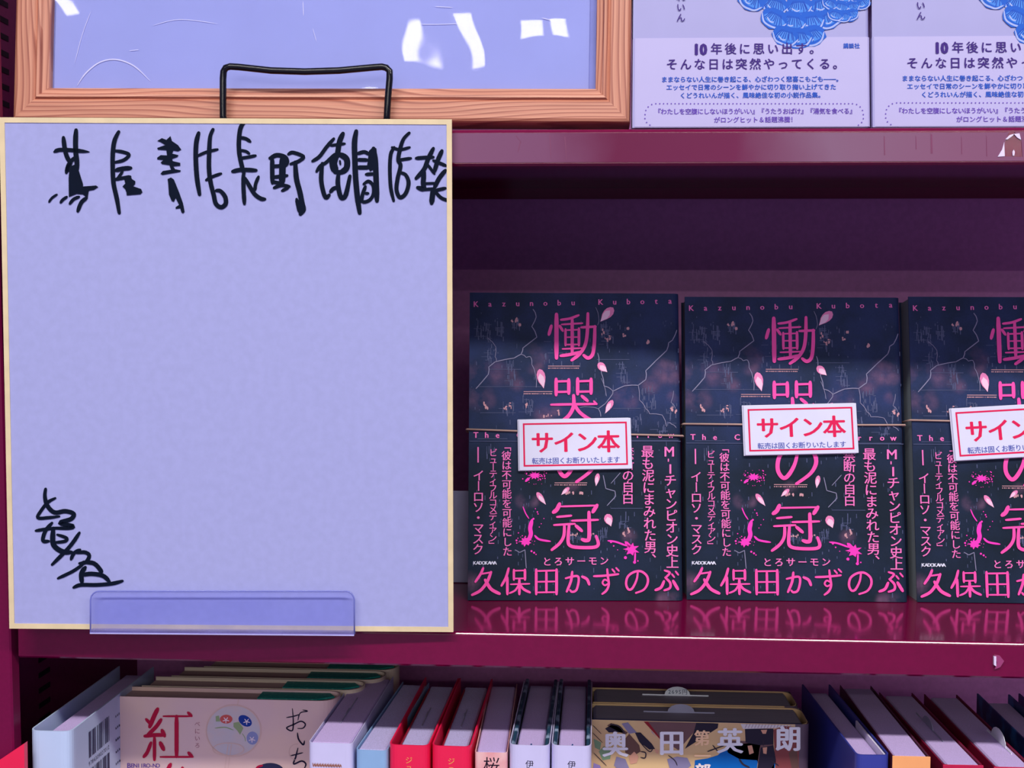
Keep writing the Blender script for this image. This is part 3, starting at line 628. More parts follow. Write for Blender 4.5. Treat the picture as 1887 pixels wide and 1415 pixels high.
    for P, wd in (([(795, 368), (775, 410), (748, 432)], 32), ([(790, 388), (1080, 380)], 15), ([(1082, 378), (1050, 430)], 30), ([(775, 468), (885, 458)], 18), ([(752, 530), (912, 520)], 17), ([(832, 530), (828, 610), (795, 670), (735, 720)], 24), ([(868, 530), (860, 650), (880, 690), (950, 702), (1060, 700), (1092, 675), (1075, 615)], 26), ([(890, 497), (1090, 490)], 18), ([(1020, 432), (1022, 620), (1002, 648), (968, 640)], 30), ([(920, 535), (965, 575)], 26),
                  ([(210, 860), (190, 905), (150, 965)], 20), ([(192, 905), (272, 892)], 14), ([(270, 890), (240, 965), (190, 1030), (125, 1065)], 23), ([(225, 950), (270, 1020), (335, 1056)], 26),
                  ([(405, 862), (385, 930), (350, 995)], 20), ([(395, 930), (395, 1060)], 21), ([(445, 872), (445, 950)], 18), ([(530, 872), (530, 950)], 20), ([(445, 880), (530, 878)], 12), ([(445, 940), (530, 938)], 12), ([(420, 984), (565, 980)], 13), ([(487, 945), (487, 1060)], 21), ([(482, 988), (455, 1030), (412, 1052)], 15), ([(492, 988), (520, 1022), (568, 1046)], 20),
                  ([(616, 870), (616, 1060)], 21), ([(772, 870), (772, 1060)], 22), ([(616, 882), (772, 878)], 14), ([(616, 965), (772, 962)], 13), ([(616, 1046), (772, 1044)], 13), ([(694, 882), (694, 1046)], 19),
                  ([(842, 938), (925, 920), (942, 950), (925, 1025), (892, 1042), (875, 1028)], 18), ([(892, 888), (882, 960), (850, 1040)], 20), ([(968, 925), (1005, 945), (1022, 985)], 22),
                  ([(1058, 922), (1140, 918), (1245, 906)], 18), ([(1160, 868), (1166, 930), (1172, 985), (1155, 1030), (1122, 1058)], 18), ([(1166, 960), (1140, 948), (1124, 972), (1142, 992), (1168, 978)], 14), ([(1198, 868), (1218, 892)], 14), ([(1228, 858), (1250, 882)], 14),
                  ([(1395, 885), (1385, 950), (1352, 1015), (1322, 1022), (1305, 980), (1318, 925), (1365, 890), (1420, 885), (1465, 922), (1470, 975), (1440, 1025), (1380, 1050)], 18),
                  ([(1600, 878), (1640, 895), (1608, 932)], 17), ([(1605, 932), (1642, 972), (1640, 1012), (1598, 1030)], 19), ([(1595, 960), (1572, 1008), (1530, 1028)], 22), ([(1665, 958), (1702, 1022)], 24), ([(1655, 905), (1674, 930)], 14), ([(1684, 885), (1705, 912)], 14)): p2.stroke(P, wd, tip=.8)
    p.V += p2.V; p.F += [tuple(i + n0 for i in f) for f in p2.F]; n0 = len(p.V)
    p3 = Print(F1)
    p3.stroke([(1066, 822), (1060, 850), (1048, 872), (1038, 877), (1029, 862), (1032, 838), (1048, 820), (1070, 815), (1090, 825), (1098, 846), (1088, 868), (1062, 888)], 7.5, tip=.7)
    p.V += p3.V; p.F += [tuple(i + n0 for i in f) for f in p3.F]
    out.append(p.build('title_lettering', PINK, book, 7))
    # small lettering
    p = Print(F1)
    for i, c in enumerate('Kazunobu Kubota'): p.ch(c, 877.5 + i * 25.5, 560.5 - i * .42, 14.5, 0, .025)
    for i, c in enumerate('The Crown of Sorrow'): p.ch(c, 877 + i * 19.95, 801.5, 15, 0, .03)
    p.col('―', 883, 883, 838, 838, 28, .01)
    p.col('イーロソ・マスク', 882, 881, 876, 1012, 22, .012)
    p.col('ビューティフルコメディアン」', 909, 908, 834, 1004, 16, .012)
    p.col('「彼は不可能を可能にした', 933, 935, 822, 1016, 18.5, .015)
    p.col('禁断の自白', 1157, 1157, 834, 918, 23, .012)
    p.col('最も泥にまみれた男、', 1193, 1199, 832, 1030, 24, .015)
    p.ch('M', 1233, 832, 26, 0, .02); p.ch('-', 1234, 848, 20, math.pi / 2, .02); p.ch('1', 1235, 864, 25, 0, .02)
    p.col('チャンピオン史上', 1235, 1239, 885, 1036, 24, .015)
    p.line('とろサーモン', 1008, 1113, 1034.5, 1033, 17.5, .02)
    out.append(p.build('small_lettering', PINK2, book, 7))
    p = Print(F1)
    for i, c in enumerate('KADOKAWA'): p.ch(c, 875 + i * 5.35, 1037, 8.6, 0, .04, 1.0)
    out.append(p.build('publisher_lettering', MARK, book, 7))
    # upper edge of the paper band
    p = Print(F1c); p.rect(863, 812.5, 1256, 813.6); out.append(p.build('band_edge', STREAK, book, 6))
    return out
NIGHTP = mat('page_edges_green', (150, 160, 170), .7, .08, 12, (3, 240, 1))
CARDW = mat('card_white', (220, 218, 246), .35, .02); ROSE = ink((226, 24, 86)); CARDB = ink((72, 84, 176))
BANDM = mat('rubber_band', (196, 160, 150), .5)
def sign_card(Mbk, quad, nm, label, band_v, band_label, W, T, grp=True):
    f = plane_fn(Mbk, -.0030)
    loc = [f(*c) for c in quad]            # TL TR BR BL
    inv = Mbk
    ex = Vector((loc[1][0] - loc[0][0], loc[1][1] - loc[0][1])) ; wdt = ex.length; ex.normalize(); ez = Vector((-ex.y, ex.x))
    hgt = ((Vector(loc[0]) - Vector(loc[3])).length + (Vector(loc[1]) - Vector(loc[2])).length) / 2
    o = Vector(loc[3])
    Mc = Mbk @ Matrix(((ex.x, 0, ez.x, o.x), (0, 1, 0, -.0030), (ex.y, 0, ez.y, o.y), (0, 0, 0, 1)))
    c = thing('sign_card', Mc, label, 'sign card', 'signed copy cards banded on the black books')
    B().box((0, 0, 0), (wdt, .0006, hgt), .0003).build('card_face', CARDW, c)
    B().box((-.0008, .0009, -.0003), (wdt - .0010, .0015, hgt + .0002), .0003).build('backing_card', CARDW, c)
    S = wdt / 206.
    def cf(x, y): return (x * S, hgt - y * hgt / 94.)
    p = Print(cf); a, b_, t = 7.5, 7, 3.1
    p.rect(a, b_, 206 - a, b_ + t); p.rect(a, 94 - b_ - t, 206 - a, 94 - b_); p.rect(a, b_, a + t, 94 - b_); p.rect(206 - a - t, b_, 206 - a, 94 - b_)
    p.line('サイン本', 43, 164, 43, 43, 43, .028)
    p.build('red_lettering', ROSE, c, 1)
    p = Print(cf); p.line('転売は固くお断りいたします', 29, 178, 77, 77, 12.6, .015); p.build('blue_lettering', CARDB, c, 1)
    # rubber band right around the book
    f0 = plane_fn(Mbk, -.0008)
    zl, zr = f0(*band_v[0])[1], f0(*band_v[1])[1]
    P = [(-.0012, -.0008, zl), (W * .5, -.0010, (zl + zr) / 2 - .0004), (W + .0008, -.0008, zr), (W + .0016, .002, zr), (W + .0016, T, zr), (W, T + .0014, zr), (0, T + .0014, zl), (-.0014, T, zl), (-.0016, .002, zl)]
    rb = B().tube(P, .00062, 8, True).build('rubber_band', BANDM, smooth=True); rb.matrix_world = Mbk
    tag(rb, band_label, 'rubber band', 'rubber bands around the black books')
T1 = .021
SP = []
for (x, y, rr0) in ((180, 680, 70), (180, 780, 60), (330, 720, 70), (420, 740, 55), (170, 890, 85), (240, 930, 55), (640, 570, 65), (620, 650, 55), (1330, 870, 70), (1370, 940, 50), (1540, 790, 65), (1620, 740, 65), (1690, 640, 80), (1730, 760, 60), (1720, 900, 40), (700, 1040, 60), (480, 800, 45), (780, 1010, 40)):
    a_ = Z1(x, y); SP.append((a_[0], a_[1], rr0 * .2332 * .33e-3))
for (x, y, rr0) in ((520, 340, 45), (590, 345, 35), (105, 975, 60), (1600, 1100, 50), (1680, 1095, 40), (900, 240, 40), (1330, 620, 45)):
    a_ = Z2(x, y); SP.append((a_[0], a_[1], rr0 * .2403 * .33e-3))
NIGHT = darkcover(SP)
bk1 = face_book(M1, W1, H1, T1, NIGHT, NIGHTP, 'black book with pink lettering standing next to the signature board', group='black signed books')
bk1.name = 'black_book'
art1 = black_art(bk1)
sign_card(M1, [(956.5, 772), (1163, 768.5), (1164, 861), (957.5, 867)], 'a', 'white and red card hanging low on the leftmost black book', ((863, 791), (1262, 803)), 'pale rubber band around the leftmost black book', W1, T1)
def place_copy(BL, BR, TL, TR, label):
    M, W = pose(BL, BR, LEAN); H = (height_at(M, *TL) + height_at(M, *TR)) / 2
    b = face_book(M, W, H, T1, NIGHT, NIGHTP, label, group='black signed books'); b.name = 'black_book'
    for a in art1:
        c = a.copy(); COL.objects.link(c); c.parent = b; c.scale = (W / W1, 1, H / H1)
    return M, W, H
BL2, BR2 = onZ(1265.5, 1104.5, ZL + .0004), onZ(1674, 1109.5, ZL + .0004)
M2, W2, H2 = place_copy(BL2, BR2, (1258, 548), (1646, 547), 'black book with pink lettering in the middle of the three')
sign_card(M2, [(1367.5, 745.5), (1575.5, 740.8), (1582.5, 831), (1373.5, 839)], 'b', 'white and red card tilted high on the middle black book', ((1260, 781), (1661, 783)), 'pale rubber band around the middle black book', W2, T1)
BL3, BR3 = onZ(1690, 1109, ZL + .0004), onZ(2100, 1114, ZL + .0004)
M3, W3, H3 = place_copy(BL3, BR3, (1666, 547.5), (2055, 547), 'black book with pink lettering cut off by the right edge')
sign_card(M3, [(1750, 752.6), (1957, 741), (1966, 837), (1761.5, 849)], 'c', 'white and red card slanting on the rightmost black book', ((1672, 774), (2075, 781)), 'pale rubber band around the rightmost black book', W3, T1)
# white riser behind the black books
wr = B()
za = onY(850, 1068, .780).z; zt = onY(850, 905, .780).z
xa = onY(826, 1000, .780).x; xb = .36
xb = onY(1215, 1000, .780).x
wr.box((xa, .780, ZL + .0002), (xb, .783, zt), .0008).box((xa + .03, .767, zt - .0022), (xb, .781, zt), .0004).box((xa, .783, ZL + .0002), (xb, .815, ZL + .003), .0004)
o = wr.build('display_riser', mat('riser_white', (178, 176, 216), .45)); tag(o, 'pale plastic riser behind the black books beside the signature board', 'display riser')

# ================================================================== white books on the upper shelf
WL = math.radians(6.8)
Mw, Ww = pose(onY(1165.3, 235.5, .658), onY(1603.5, 234.5, .658), WL); Hw = .188
PUR, BLU, BLU2, PUR2 = ink((58, 28, 120)), ink((38, 84, 190)), ink((60, 120, 214)), ink((104, 72, 178))
MSH = {}
def white_book(M, label, first=None):
    t = thing('white_book', M, label, 'book', 'white books facing out on the upper shelf')
    ucover(B(), [(0, 0), (Ww, 0), (Ww, .017), (0, .017)], .003, .0006, 0, Hw).build('jacket', WHITEP, t)
    B().box((.0012, .0008, .0006), (Ww - .003, .0162, Hw - .001)).build('page_block', PAGES, t)
    fw = plane_fn(Mw)
    zband = fw(1385, 69.5)[1]
    bb = B(); P = rounded([(-.0001, .004), (-.0001, -.0003), (Ww + .0003, -.0003), (Ww + .0003, .0175)], .0025, 4)
    bb.strip(P, offset_path(P, .00025), .0004, zband); bb.build('paper_band', mat('obi_white', (176, 168, 216), .4, .01), t)
    if first:
        for a in first: c = a.copy(); COL.objects.link(c); c.parent = t
        return first
    out = []
    p = Print(fw)
    for i, c in enumerate('年後に思い出す。'): p.ch(c, 1320 + i * 26.0, 90.5 - .05 * i, 22, 0, .02)
    for dx, c in ((1283, '1'), (1296, '0')): p.ch(c, dx, 91.5, 29, 0, .06, .85)
    p.line('そんな日は突然やってくる。', 1238, 1545, 119, 118, 22, .02)
    p.line('いん', 1254, 1255.5, 15, 33, 17, .01) if 0 else [p.ch(c, 1254.5, y, 17, 0, .012) for c, y in (('い', 14), ('ん', 33), ('れ', -5), ('う', -24), ('ど', -43), ('く', -62))]
    out.append(p.build('headline_lettering', PUR, t, 7))
    p = Print(fw)
    p.line('ままならない人生に巻き起こる、心ざわつく悲喜こもごも――。', 1224, 1546, 147, 146, 11.4, .03)
    p.line('エッセイで日常のシーンを鮮やかに切り取り掬い上げてきた', 1233, 1535, 161.5, 160.5, 11.4, .03)
    p.line('くどうれいんが描く、風味絶佳な初の小説作品集。', 1258, 1513, 176.5, 175.5, 11.4, .03)
    p.line('講談社', 1558.5, 1579, 85, 85, 10, .035)
    out.append(p.build('blurb_lettering', BLU, t, 6))
    p = Print(fw)
    p.line('『わたしを空腹にしないほうがいい』『うたうおばけ』『湯気を食べる』', 1212, 1571, 206, 205, 11.6, .02)
    p.line('がロングヒット＆話題沸騰！', 1321, 1462, 221.5, 220.5, 11.6, .02)
    x0, x1, y0, y1, rr = 1188.5, 1590.5, 191.5, 250, 20
    n = 52
    for k in range(n): p.disc(x0 + rr + (x1 - x0 - 2 * rr) * k / (n - 1), y0, 1.25, n=8)
    for k in range(1, 4):
        a = math.pi / 2 * k / 4
        p.disc(x0 + rr - rr * math.sin(a), y0 + rr - rr * math.cos(a), 1.25, n=8); p.disc(x1 - rr + rr * math.sin(a), y0 + rr - rr * math.cos(a), 1.25, n=8)
    for y in (211.5, 219): p.disc(x0, y, 1.25, n=8); p.disc(x1, y, 1.25, n=8)
    for (dx, y) in ((3, 226), (9, 231)): p.disc(x0 + dx, y, 1.25, n=8); p.disc(x1 - dx, y, 1.25, n=8)
    out.append(p.build('footer_lettering', PUR2, t, 6))
    # engraved pine cones in blue
    rr_ = random.Random(11)
    base, lit, dark = Print(fw), Print(fw), Print(fw)
    edge = Print(fw)
    def scale_(cx, cy, rw, rh, a):
        ca, sa = math.cos(a), math.sin(a)
        def T_(x, y): return (cx + x * ca - y * sa, cy + x * sa + y * ca)
        j = [rr_.uniform(.9, 1.12) for k in range(16)]
        O = [T_(rw * j[k] * math.cos(t_), rh * j[k] * math.sin(t_) + (.3 * rh if math.sin(t_) > 0 else 0)) for k, t_ in enumerate([2 * math.pi * k / 16 for k in range(16)])]
        base.raw(O, [tuple(range(16))])
        I_ = [T_(rw * .78 * j[k] * math.cos(t_) + rw * .06, rh * .55 * math.sin(t_) + rh * .22) for k, t_ in enumerate([2 * math.pi * k / 12 for k in range(12)])]
        lit.raw(I_, [tuple(range(12))])
        for k in range(9):
            x = (k - 4) * rw * .19; y1 = rh * rr_.uniform(.3, .95); q = rr_.uniform(-.06, .06) * rw
            dark.stroke([T_(x * .5, -rh * .5), T_(x * .85 + q, y1 * .4), T_(x, y1)], rw * .06, 2, .4)
        edge.stroke([T_(-rw * .95, rh * .1), T_(-rw * .62, rh * .86), T_(-rw * .2, rh * rr_.uniform(1.0, 1.15)), T_(rw * .25, rh * rr_.uniform(1.0, 1.15)), T_(rw * .65, rh * .84), T_(rw * .95, rh * .1)], rw * .13, 3, .5)
        edge.stroke([T_(-rw * .5, rh * .3), T_(-rw * .15, rh * .62), T_(rw * .1, rh * .5)], rw * .09, 3, .3)
    layers = [base, lit, dark]
    def cone(cx, cy, w_, rows, ang, k0):
        for r_ in range(rows):
            yy = cy - r_ * w_ * .19; ww = w_ * (.30 + .28 * min(1, r_ / 2.2))
            n_ = 3 + min(r_, 2)
            for k in range(n_):
                x = cx + (k - (n_ - 1) / 2) * ww * .52 + ((r_ % 2) - .5) * 6; y = yy - abs(k - (n_ - 1) / 2) ** 2 * 3
                yield x, y, w_ * .17, w_ * .11, -(k - (n_ - 1) / 2) * .3
    sc_ = list(cone(1474, 68, 150, 11, 0, 0))[::-1] + list(cone(1556, 30, 90, 8, 0, 0))[::-1]
    bm_ = Print(fw); 
    for i, s_ in enumerate(sc_):
        scale_(*s_)
    # stack the scales one over the other: every scale gets its own tiny height
    V, Fc, mi = [], [], []
    nb, nl, nd = 14, 12, 0
    def push(pr_, vs, fs, layer, m_):
        n = len(V); V.extend([(pr_.V[i][0], -.000004 * layer - .0003, pr_.V[i][1]) for i in vs]); off = vs[0]
        for f in fs: Fc.append(tuple(i - off + n for i in f)); mi.append(m_)
    ns = len(sc_); dv = len(dark.V) // ns; df = len(dark.F) // ns; ev = len(edge.V) // ns; ef = len(edge.F) // ns
    for i in range(ns):
        push(base, range(i * 16, i * 16 + 16), base.F[i:i + 1], i + 1, 0)
        push(lit, range(i * 12, i * 12 + 12), lit.F[i:i + 1], i + 1.25, 1)
        push(dark, range(i * dv, i * dv + dv), dark.F[i * df:(i + 1) * df], i + 1.5, 2)
        push(edge, range(i * ev, i * ev + ev), edge.F[i * ef:(i + 1) * ef], i + 1.75, 3)
    o = mesh('pine_cone_print', V, Fc, [ink((26, 90, 196)), ink((70, 132, 220)), ink((16, 62, 168)), ink((164, 176, 226))], t, mi); o['kind'] = 'stuff'
    out.append(o)
    return out
wa = white_book(Mw, 'white book with blue pine cone beside the pine frame')
Mw2 = Mw.copy(); Mw2.translation = onY(1608.3, 234.5, .658)
white_book(Mw2, 'white book with blue pine cone cut off at the right edge', wa)

# ================================================================== lowest row: books showing their covers
def slip(parent, x0, x1, y, z, mid, tabw, m, tab_h=.004, along='x'):
    """the order slip folded over the page block, its round tab standing up"""
    b = B(); b.box((x0, y, z - .004), (x1, y + .0003, z + .0008)) if along == 'x' else b.box((y, x0, z - .004), (y + .0003, x1, z + .0008))
    P = [(mid + tabw / 2 * math.cos(a), z + .0006 + tab_h * math.sin(a)) for a in [math.pi * k / 8 for k in range(9)]]
    if along == 'x': V = [(x, y - .0002, q) for x, q in P] + [(x, y, q) for x, q in P]
    else: V = [(y - .0002, x, q) for x, q in P] + [(y, x, q) for x, q in P]
    n = 9; b.add(V, [tuple(range(n)), tuple(range(2 * n - 1, n - 1, -1))] + [(i, i + n, (i + 1) % n + n, (i + 1) % n) for i in range(n)])
    return b.build('order_slip', m, parent)
SLIP = mat('order_slip', (238, 242, 250), .5); SLIPD = mat('order_slip_film', (160, 158, 184), .35)

# --- cream novels
CREAM = mat('cream_jacket', (236, 200, 186), .45, .08, 14, rgb2=(224, 190, 196))
CREAM2 = mat('cream_jacket_plain', (214, 196, 178), .45, .04, 30)
TEAL = mat('teal_flap', (20, 140, 134), .5, .3, 500, (1, 1, 1), rgb2=(90, 180, 170), lo=.55, hi=.75)
BRP = mat('page_edges_brown', (190, 160, 160), .8, .15, 20, (3, 200, 1))
Yc = .7235
cBL = onY(213, 1283, Yc); cTR = onY(636, 1283, Yc)
zc = cBL.z; Hc = zc - ZB
def cream_book(i, x0, x1, y, label):
    z = ZB + .0002
    M = Matrix.Translation(Vector((x0, y, z))) ; W = x1 - x0; H = zc - z; T = .0215
    t = thing('cream_book', M, label, 'book', 'cream novels stacked behind one another')
    ucover(B(), [(0, 0), (W, 0), (W + .003, T), (.002, T)], .011, .0011, 0, H, 8).build('jacket', CREAM if i == 0 else CREAM2, t)
    B().box((.002, .0042, 0), (W - .012, T - .0018, H - .0022)).build('page_block', BRP, t)
    P = [(W * .64, T * .30), (W - .012, T * .30), (W - .002, T * .62), (W - .006, T * .92), (W * .64, T * .92)]
    B().prism(P, H - .0021, H - .0010).build('jacket_flap', TEAL, t)
    return t, M, W, H
xs0, xs1 = cBL.x, onY(614, 1283, Yc).x
cb = []
for i, (dx0, dx1, lab) in enumerate(((0, .000, 'front cream novel with a large red character and painted glass wind chime'), (.008, .0115, 'second cream novel directly behind the front one, only its top showing'), (.0195, .0215, 'third cream novel from the front, only its top showing'), (.034, .027, 'rearmost cream novel under the maroon shelf lip'))):
    cb.append(cream_book(i, xs0 + dx0, xs1 + dx1, Yc + i * .0232, lab))
t0, Mc0, Wc0, Hc0 = cb[0]
fc = plane_fn(Mc0)
def ZC(x, y): return fc(200 + x * .2438, 1200 + y * .2438)
CRIM = ink((186, 18, 64)); NVY = ink((28, 20, 52))
p = Print(ZC)
for P, wd in (([(372, 435), (345, 490), (312, 570)], 34), ([(285, 512), (318, 548)], 24), ([(398, 515), (360, 570), (296, 632)], 30), ([(275, 640), (350, 632), (425, 632)], 30), ([(405, 595), (425, 640)], 30), ([(348, 650), (348, 820)], 26), ([(322, 690), (295, 760), (268, 796)], 28), ([(392, 690), (418, 742)], 32),
              ([(415, 490), (625, 490)], 15), ([(602, 462), (628, 488)], 24), ([(515, 490), (515, 795)], 32), ([(392, 797), (640, 797)], 15), ([(605, 765), (632, 795)], 26), ([(470, 852), (445, 900)], 30), ([(560, 880), (565, 930)], 30)): p.stroke(P, wd, tip=.75)
p.build('red_lettering', CRIM, t0, 3)
p = Print(ZC)
for P, wd in (([(1345, 500), (1400, 490), (1445, 476)], 9), ([(1390, 432), (1397, 520), (1390, 598), (1346, 578), (1400, 552), (1455, 528), (1488, 550), (1470, 580), (1430, 582)], 10), ([(1432, 520), (1450, 465), (1505, 452), (1468, 442)], 8), ([(1428, 615), (1438, 665), (1472, 705), (1482, 675)], 12), ([(1378, 788), (1420, 778), (1470, 765)], 9), ([(1432, 730), (1415, 800), (1400, 850), (1460, 828), (1492, 850), (1480, 885)], 12)): p.stroke(P, wd, tip=.5)
p.build('author_lettering', NVY, t0, 3)
p = Print(ZC)
for i, c in enumerate('べにいろ'): p.ch(c, 672, 548 + i * 54, 44, 0, 0)
p.build('reading_lettering', ink((170, 110, 130)), t0, 3)
p = Print(fc)
for i, c in enumerate('BENIIRO-NO'): p.ch(c, 238 + i * 5.9, 1410, 10.5 if i else 13, 0, .02)
p.build('roman_lettering', ink((108, 76, 160)), t0, 3)
gl = Print(ZC); 
def ringp(pr_, cx, cy, rx, ry, w_, n=40, a0=0, a1=6.2832):
    pts = [(cx + rx * math.cos(a0 + (a1 - a0) * k / n), cy + ry * math.sin(a0 + (a1 - a0) * k / n)) for k in range(n + 1)]
    for i in range(n): pr_.stroke([pts[i], pts[i + 1]], w_, 1, 1)
fillp = Print(ZC); fillp.disc(945, 600, 200, 188, 40); fillp.build('glass_tint', mat('glass_tint_print', (212, 190, 196), .45, .06, 60, rgb2=(196, 192, 210)), t0, 1)
ringp(gl, 945, 600, 208, 195, 7); ringp(gl, 905, 740, 118, 48, 6); gl.stroke([(975, 405), (985, 360)], 7); gl.stroke([(905, 700), (880, 882)], 6); gl.stroke([(930, 700), (905, 882)], 5); ringp(gl, 1420, 760, 55, 60, 5, 16, 1.6, 4.9)
gl.build('wind_chime_outline', ink((222, 188, 184)), t0, 3)
fr_ = Print(ZC); fr_.disc(890, 512, 48, 34, 16); fr_.build('red_flower', ink((206, 92, 92)), t0, 2)
fr_ = Print(ZC); fr_.disc(1033, 525, 56, 38, 16, .6); fr_.build('blue_flower', ink((30, 62, 158)), t0, 2)
fr_ = Print(ZC); fr_.disc(1088, 655, 44, 50, 16); fr_.build('pale_flower', ink((140, 146, 200)), t0, 2)
fr_ = Print(ZC)
for (cx, cy) in ((888, 518), (1045, 530), (1085, 665)):
    for k in range(5): a = k * 1.256 + .3; fr_.stroke([(cx, cy), (cx + 26 * math.cos(a), cy + 24 * math.sin(a))], 7, tip=.4)
fr_.build('flower_star', ink((232, 214, 230)), t0, 3)
fr_ = Print(ZC); fr_.poly([(945, 540), (985, 532), (1020, 580), (995, 630), (975, 600), (945, 570)]); fr_.poly([(810, 490), (835, 485), (845, 530), (812, 530)])
fr_.stroke([(805, 580), (850, 575), (890, 575), (945, 595)], 8, tip=.4); fr_.stroke([(1010, 620), (1030, 650), (1035, 680)], 5)
fr_.build('leaf_print', ink((150, 168, 128)), t0, 2)
hp = Print(ZC); hp.disc(1222, 905, 105, 62, 24); hp.build('dark_hair_print', ink((46, 48, 84)), t0, 2)
hp = Print(ZC); hp.stroke([(1110, 900), (1130, 872), (1165, 862)], 16); hp.build('red_ribbon_print', CRIM, t0, 3)

# --- thick illustrated novels
TAN = mat('illustrated_jacket', (206, 166, 128), .4, .1, 18, rgb2=(226, 192, 138))
DKP = mat('page_edges_dark', (140, 134, 150), .8, .14, 20, (3, 260, 1))
Yo = .712
def thick_book(x0, x1, y, T, zt, jm, label):
    M = Matrix.Translation(Vector((x0, y, ZB + .0002))); W = x1 - x0; H = zt - ZB - .0002
    t = thing('illustrated_book', M, label, 'book', 'thick illustrated novels facing out')
    ucover(B(), [(0, 0), (W, 0), (W, T), (0, T)], .008, .0004, 0, H, 8).build('jacket', jm, t)
    bb = B(); P_ = rounded([(W - .0085, -.00012), (W + .00012, -.00012), (W + .00012, T + .0001), (W - .004, T + .0001)], .008, 8); bb.strip(P_, offset_path(P_, .0003), .0002, H + .0001); bb.build('jacket_spine', mat('dusk_spine', (92, 72, 92), .4, .2, 40), t)
    B().box((.001, .0008, 0), (W - .003, T - .0009, H - .0006), .0018).build('page_block', DKP, t)
    return t, M, W, H
zo = onY(1100, 1326, Yo).z
xo0, xo1 = onY(1090.5, 1330, Yo).x, onY(1492, 1330, Yo).x
o1, Mo, Wo, Ho = thick_book(xo0, xo1, Yo, .0315, zo, TAN, 'thick illustrated novel with white characters beside the white spines')
o2, Mo2, Wo2, Ho2 = thick_book(xo0 + .001, xo1 - .0005, Yo + .0345, .031, zo, TAN, 'thick illustrated novel behind another one, priced slip in its top')
fo = plane_fn(Mo)
s2 = slip(o2, .032, .0745, .0185, Ho2 - .0006, .0545, .0165, SLIP, .0055)
pt = Print(lambda x, y: (x, y))
for i, c in enumerate('2695円'):
    V_, F_ = glyph(c)
    pt.raw([(.0486 + i * .0022 + a * .0036, Ho2 + .0008 + b_ * .0036) for a, b_ in V_], F_)
pp = pt.build('price_lettering', ink((60, 80, 110)), s2, 1); pp.location.y = .0182
slip(o1, .032, .0755, .0185, Ho - .0006, .055, .0165, SLIPD, .005)
B().box((.0006, .0002, Ho - .0006), (Wo - .0045, .0012, Ho + .0002)).build('cover_edge', mat('blue_cover_edge', (16, 44, 96), .4), o1)
def OC(x, y):
    a = fo(1080 + x * .2332, 1200 + y * .2332); return (min(max(a[0], .0005), Wo - .006), min(a[1], Ho - .0004))
def artp(polys, rgb, layer, nm):
    for P in polys: p = Print(OC); p.poly(P); p.build(nm, ink(rgb), o1, layer)
DK = []
artp([[(455, 555), (490, 555), (600, 700), (620, 760), (580, 690)]], (140, 30, 44), 1, 'painted_rail')
DK.append(artp([[(490, 553), (870, 545), (850, 640), (730, 780), (600, 700)], [(1090, 700), (1480, 720), (1490, 1000), (1400, 1000), (1350, 860), (1210, 850), (1120, 800)]], (112, 82, 88), 2, 'painted_figure'))
artp([[(870, 545), (1000, 540), (1045, 570), (1040, 605), (780, 770), (850, 640)], [(150, 610), (215, 570), (270, 590), (300, 640), (180, 640)], [(385, 640), (430, 640), (520, 730), (545, 770), (500, 775), (420, 715)], [(1255, 610), (1480, 610), (1480, 735), (1370, 740), (1260, 720)], [(1380, 760), (1480, 740), (1500, 860), (1420, 1000), (1340, 1000)]], (42, 36, 56), 3, 'painted_figure')
artp([[(860, 860), (960, 845), (1040, 820), (1130, 740), (1385, 715), (1370, 770), (1340, 1000), (850, 1000)], [(1440, 870), (1500, 860), (1480, 1000), (1410, 1000)]], (14, 100, 186), 2, 'painted_blue_ground')
artp([[(1220, 560), (1260, 525), (1665, 508), (1560, 590), (1500, 605), (1240, 612)]], (214, 206, 216), 4, 'painted_awning')
p = Print(OC)
for k in range(15): x = 1270 + k * 25; p.stroke([(x + 20, 528), (x - 14, 604)], 5, tip=.8)
p.build('awning_stripe', ink((160, 140, 164)), o1, 5)
artp([[(1480, 620), (1560, 590), (1700, 600), (1745, 760), (1750, 1000), (1500, 1000)]], (136, 70, 74), 2, 'painted_cloak')
artp([[(100, 790), (140, 750), (200, 790), (190, 850), (130, 860)], [(60, 690), (120, 720), (110, 780), (70, 760)]], (130, 160, 126), 2, 'painted_shrub')
artp([[(300, 700), (340, 650), (420, 740), (430, 790), (370, 830), (310, 800)], [(165, 585), (200, 565), (330, 640), (310, 660)], [(1600, 800), (1660, 760), (1700, 900), (1640, 1000)]], (106, 76, 72), 3, 'painted_robe')
artp([[(340, 830), (380, 790), (415, 830), (400, 880), (350, 890)], [(1380, 620), (1430, 618), (1420, 650), (1395, 650)], [(1395, 760), (1430, 755), (1425, 810), (1400, 805)], [(1275, 745), (1310, 740), (1325, 800), (1290, 815)], [(540, 770), (575, 780), (570, 810), (548, 800)]], (214, 156, 134), 4, 'painted_skin')
artp([[(240, 830), (310, 850), (340, 920), (280, 960), (220, 900)], [(640, 850), (720, 830), (800, 840), (830, 900), (760, 960), (660, 920)], [(280, 570), (330, 560), (400, 640), (340, 650)], [(1690, 600), (1740, 660), (1745, 700), (1715, 680)]], (136, 128, 164), 4, 'painted_cloth')
artp([[(60, 880), (110, 900), (150, 1000), (40, 1000)], [(510, 620), (560, 680), (520, 640)]], (150, 130, 190), 4, 'painted_flower')
p = Print(OC)
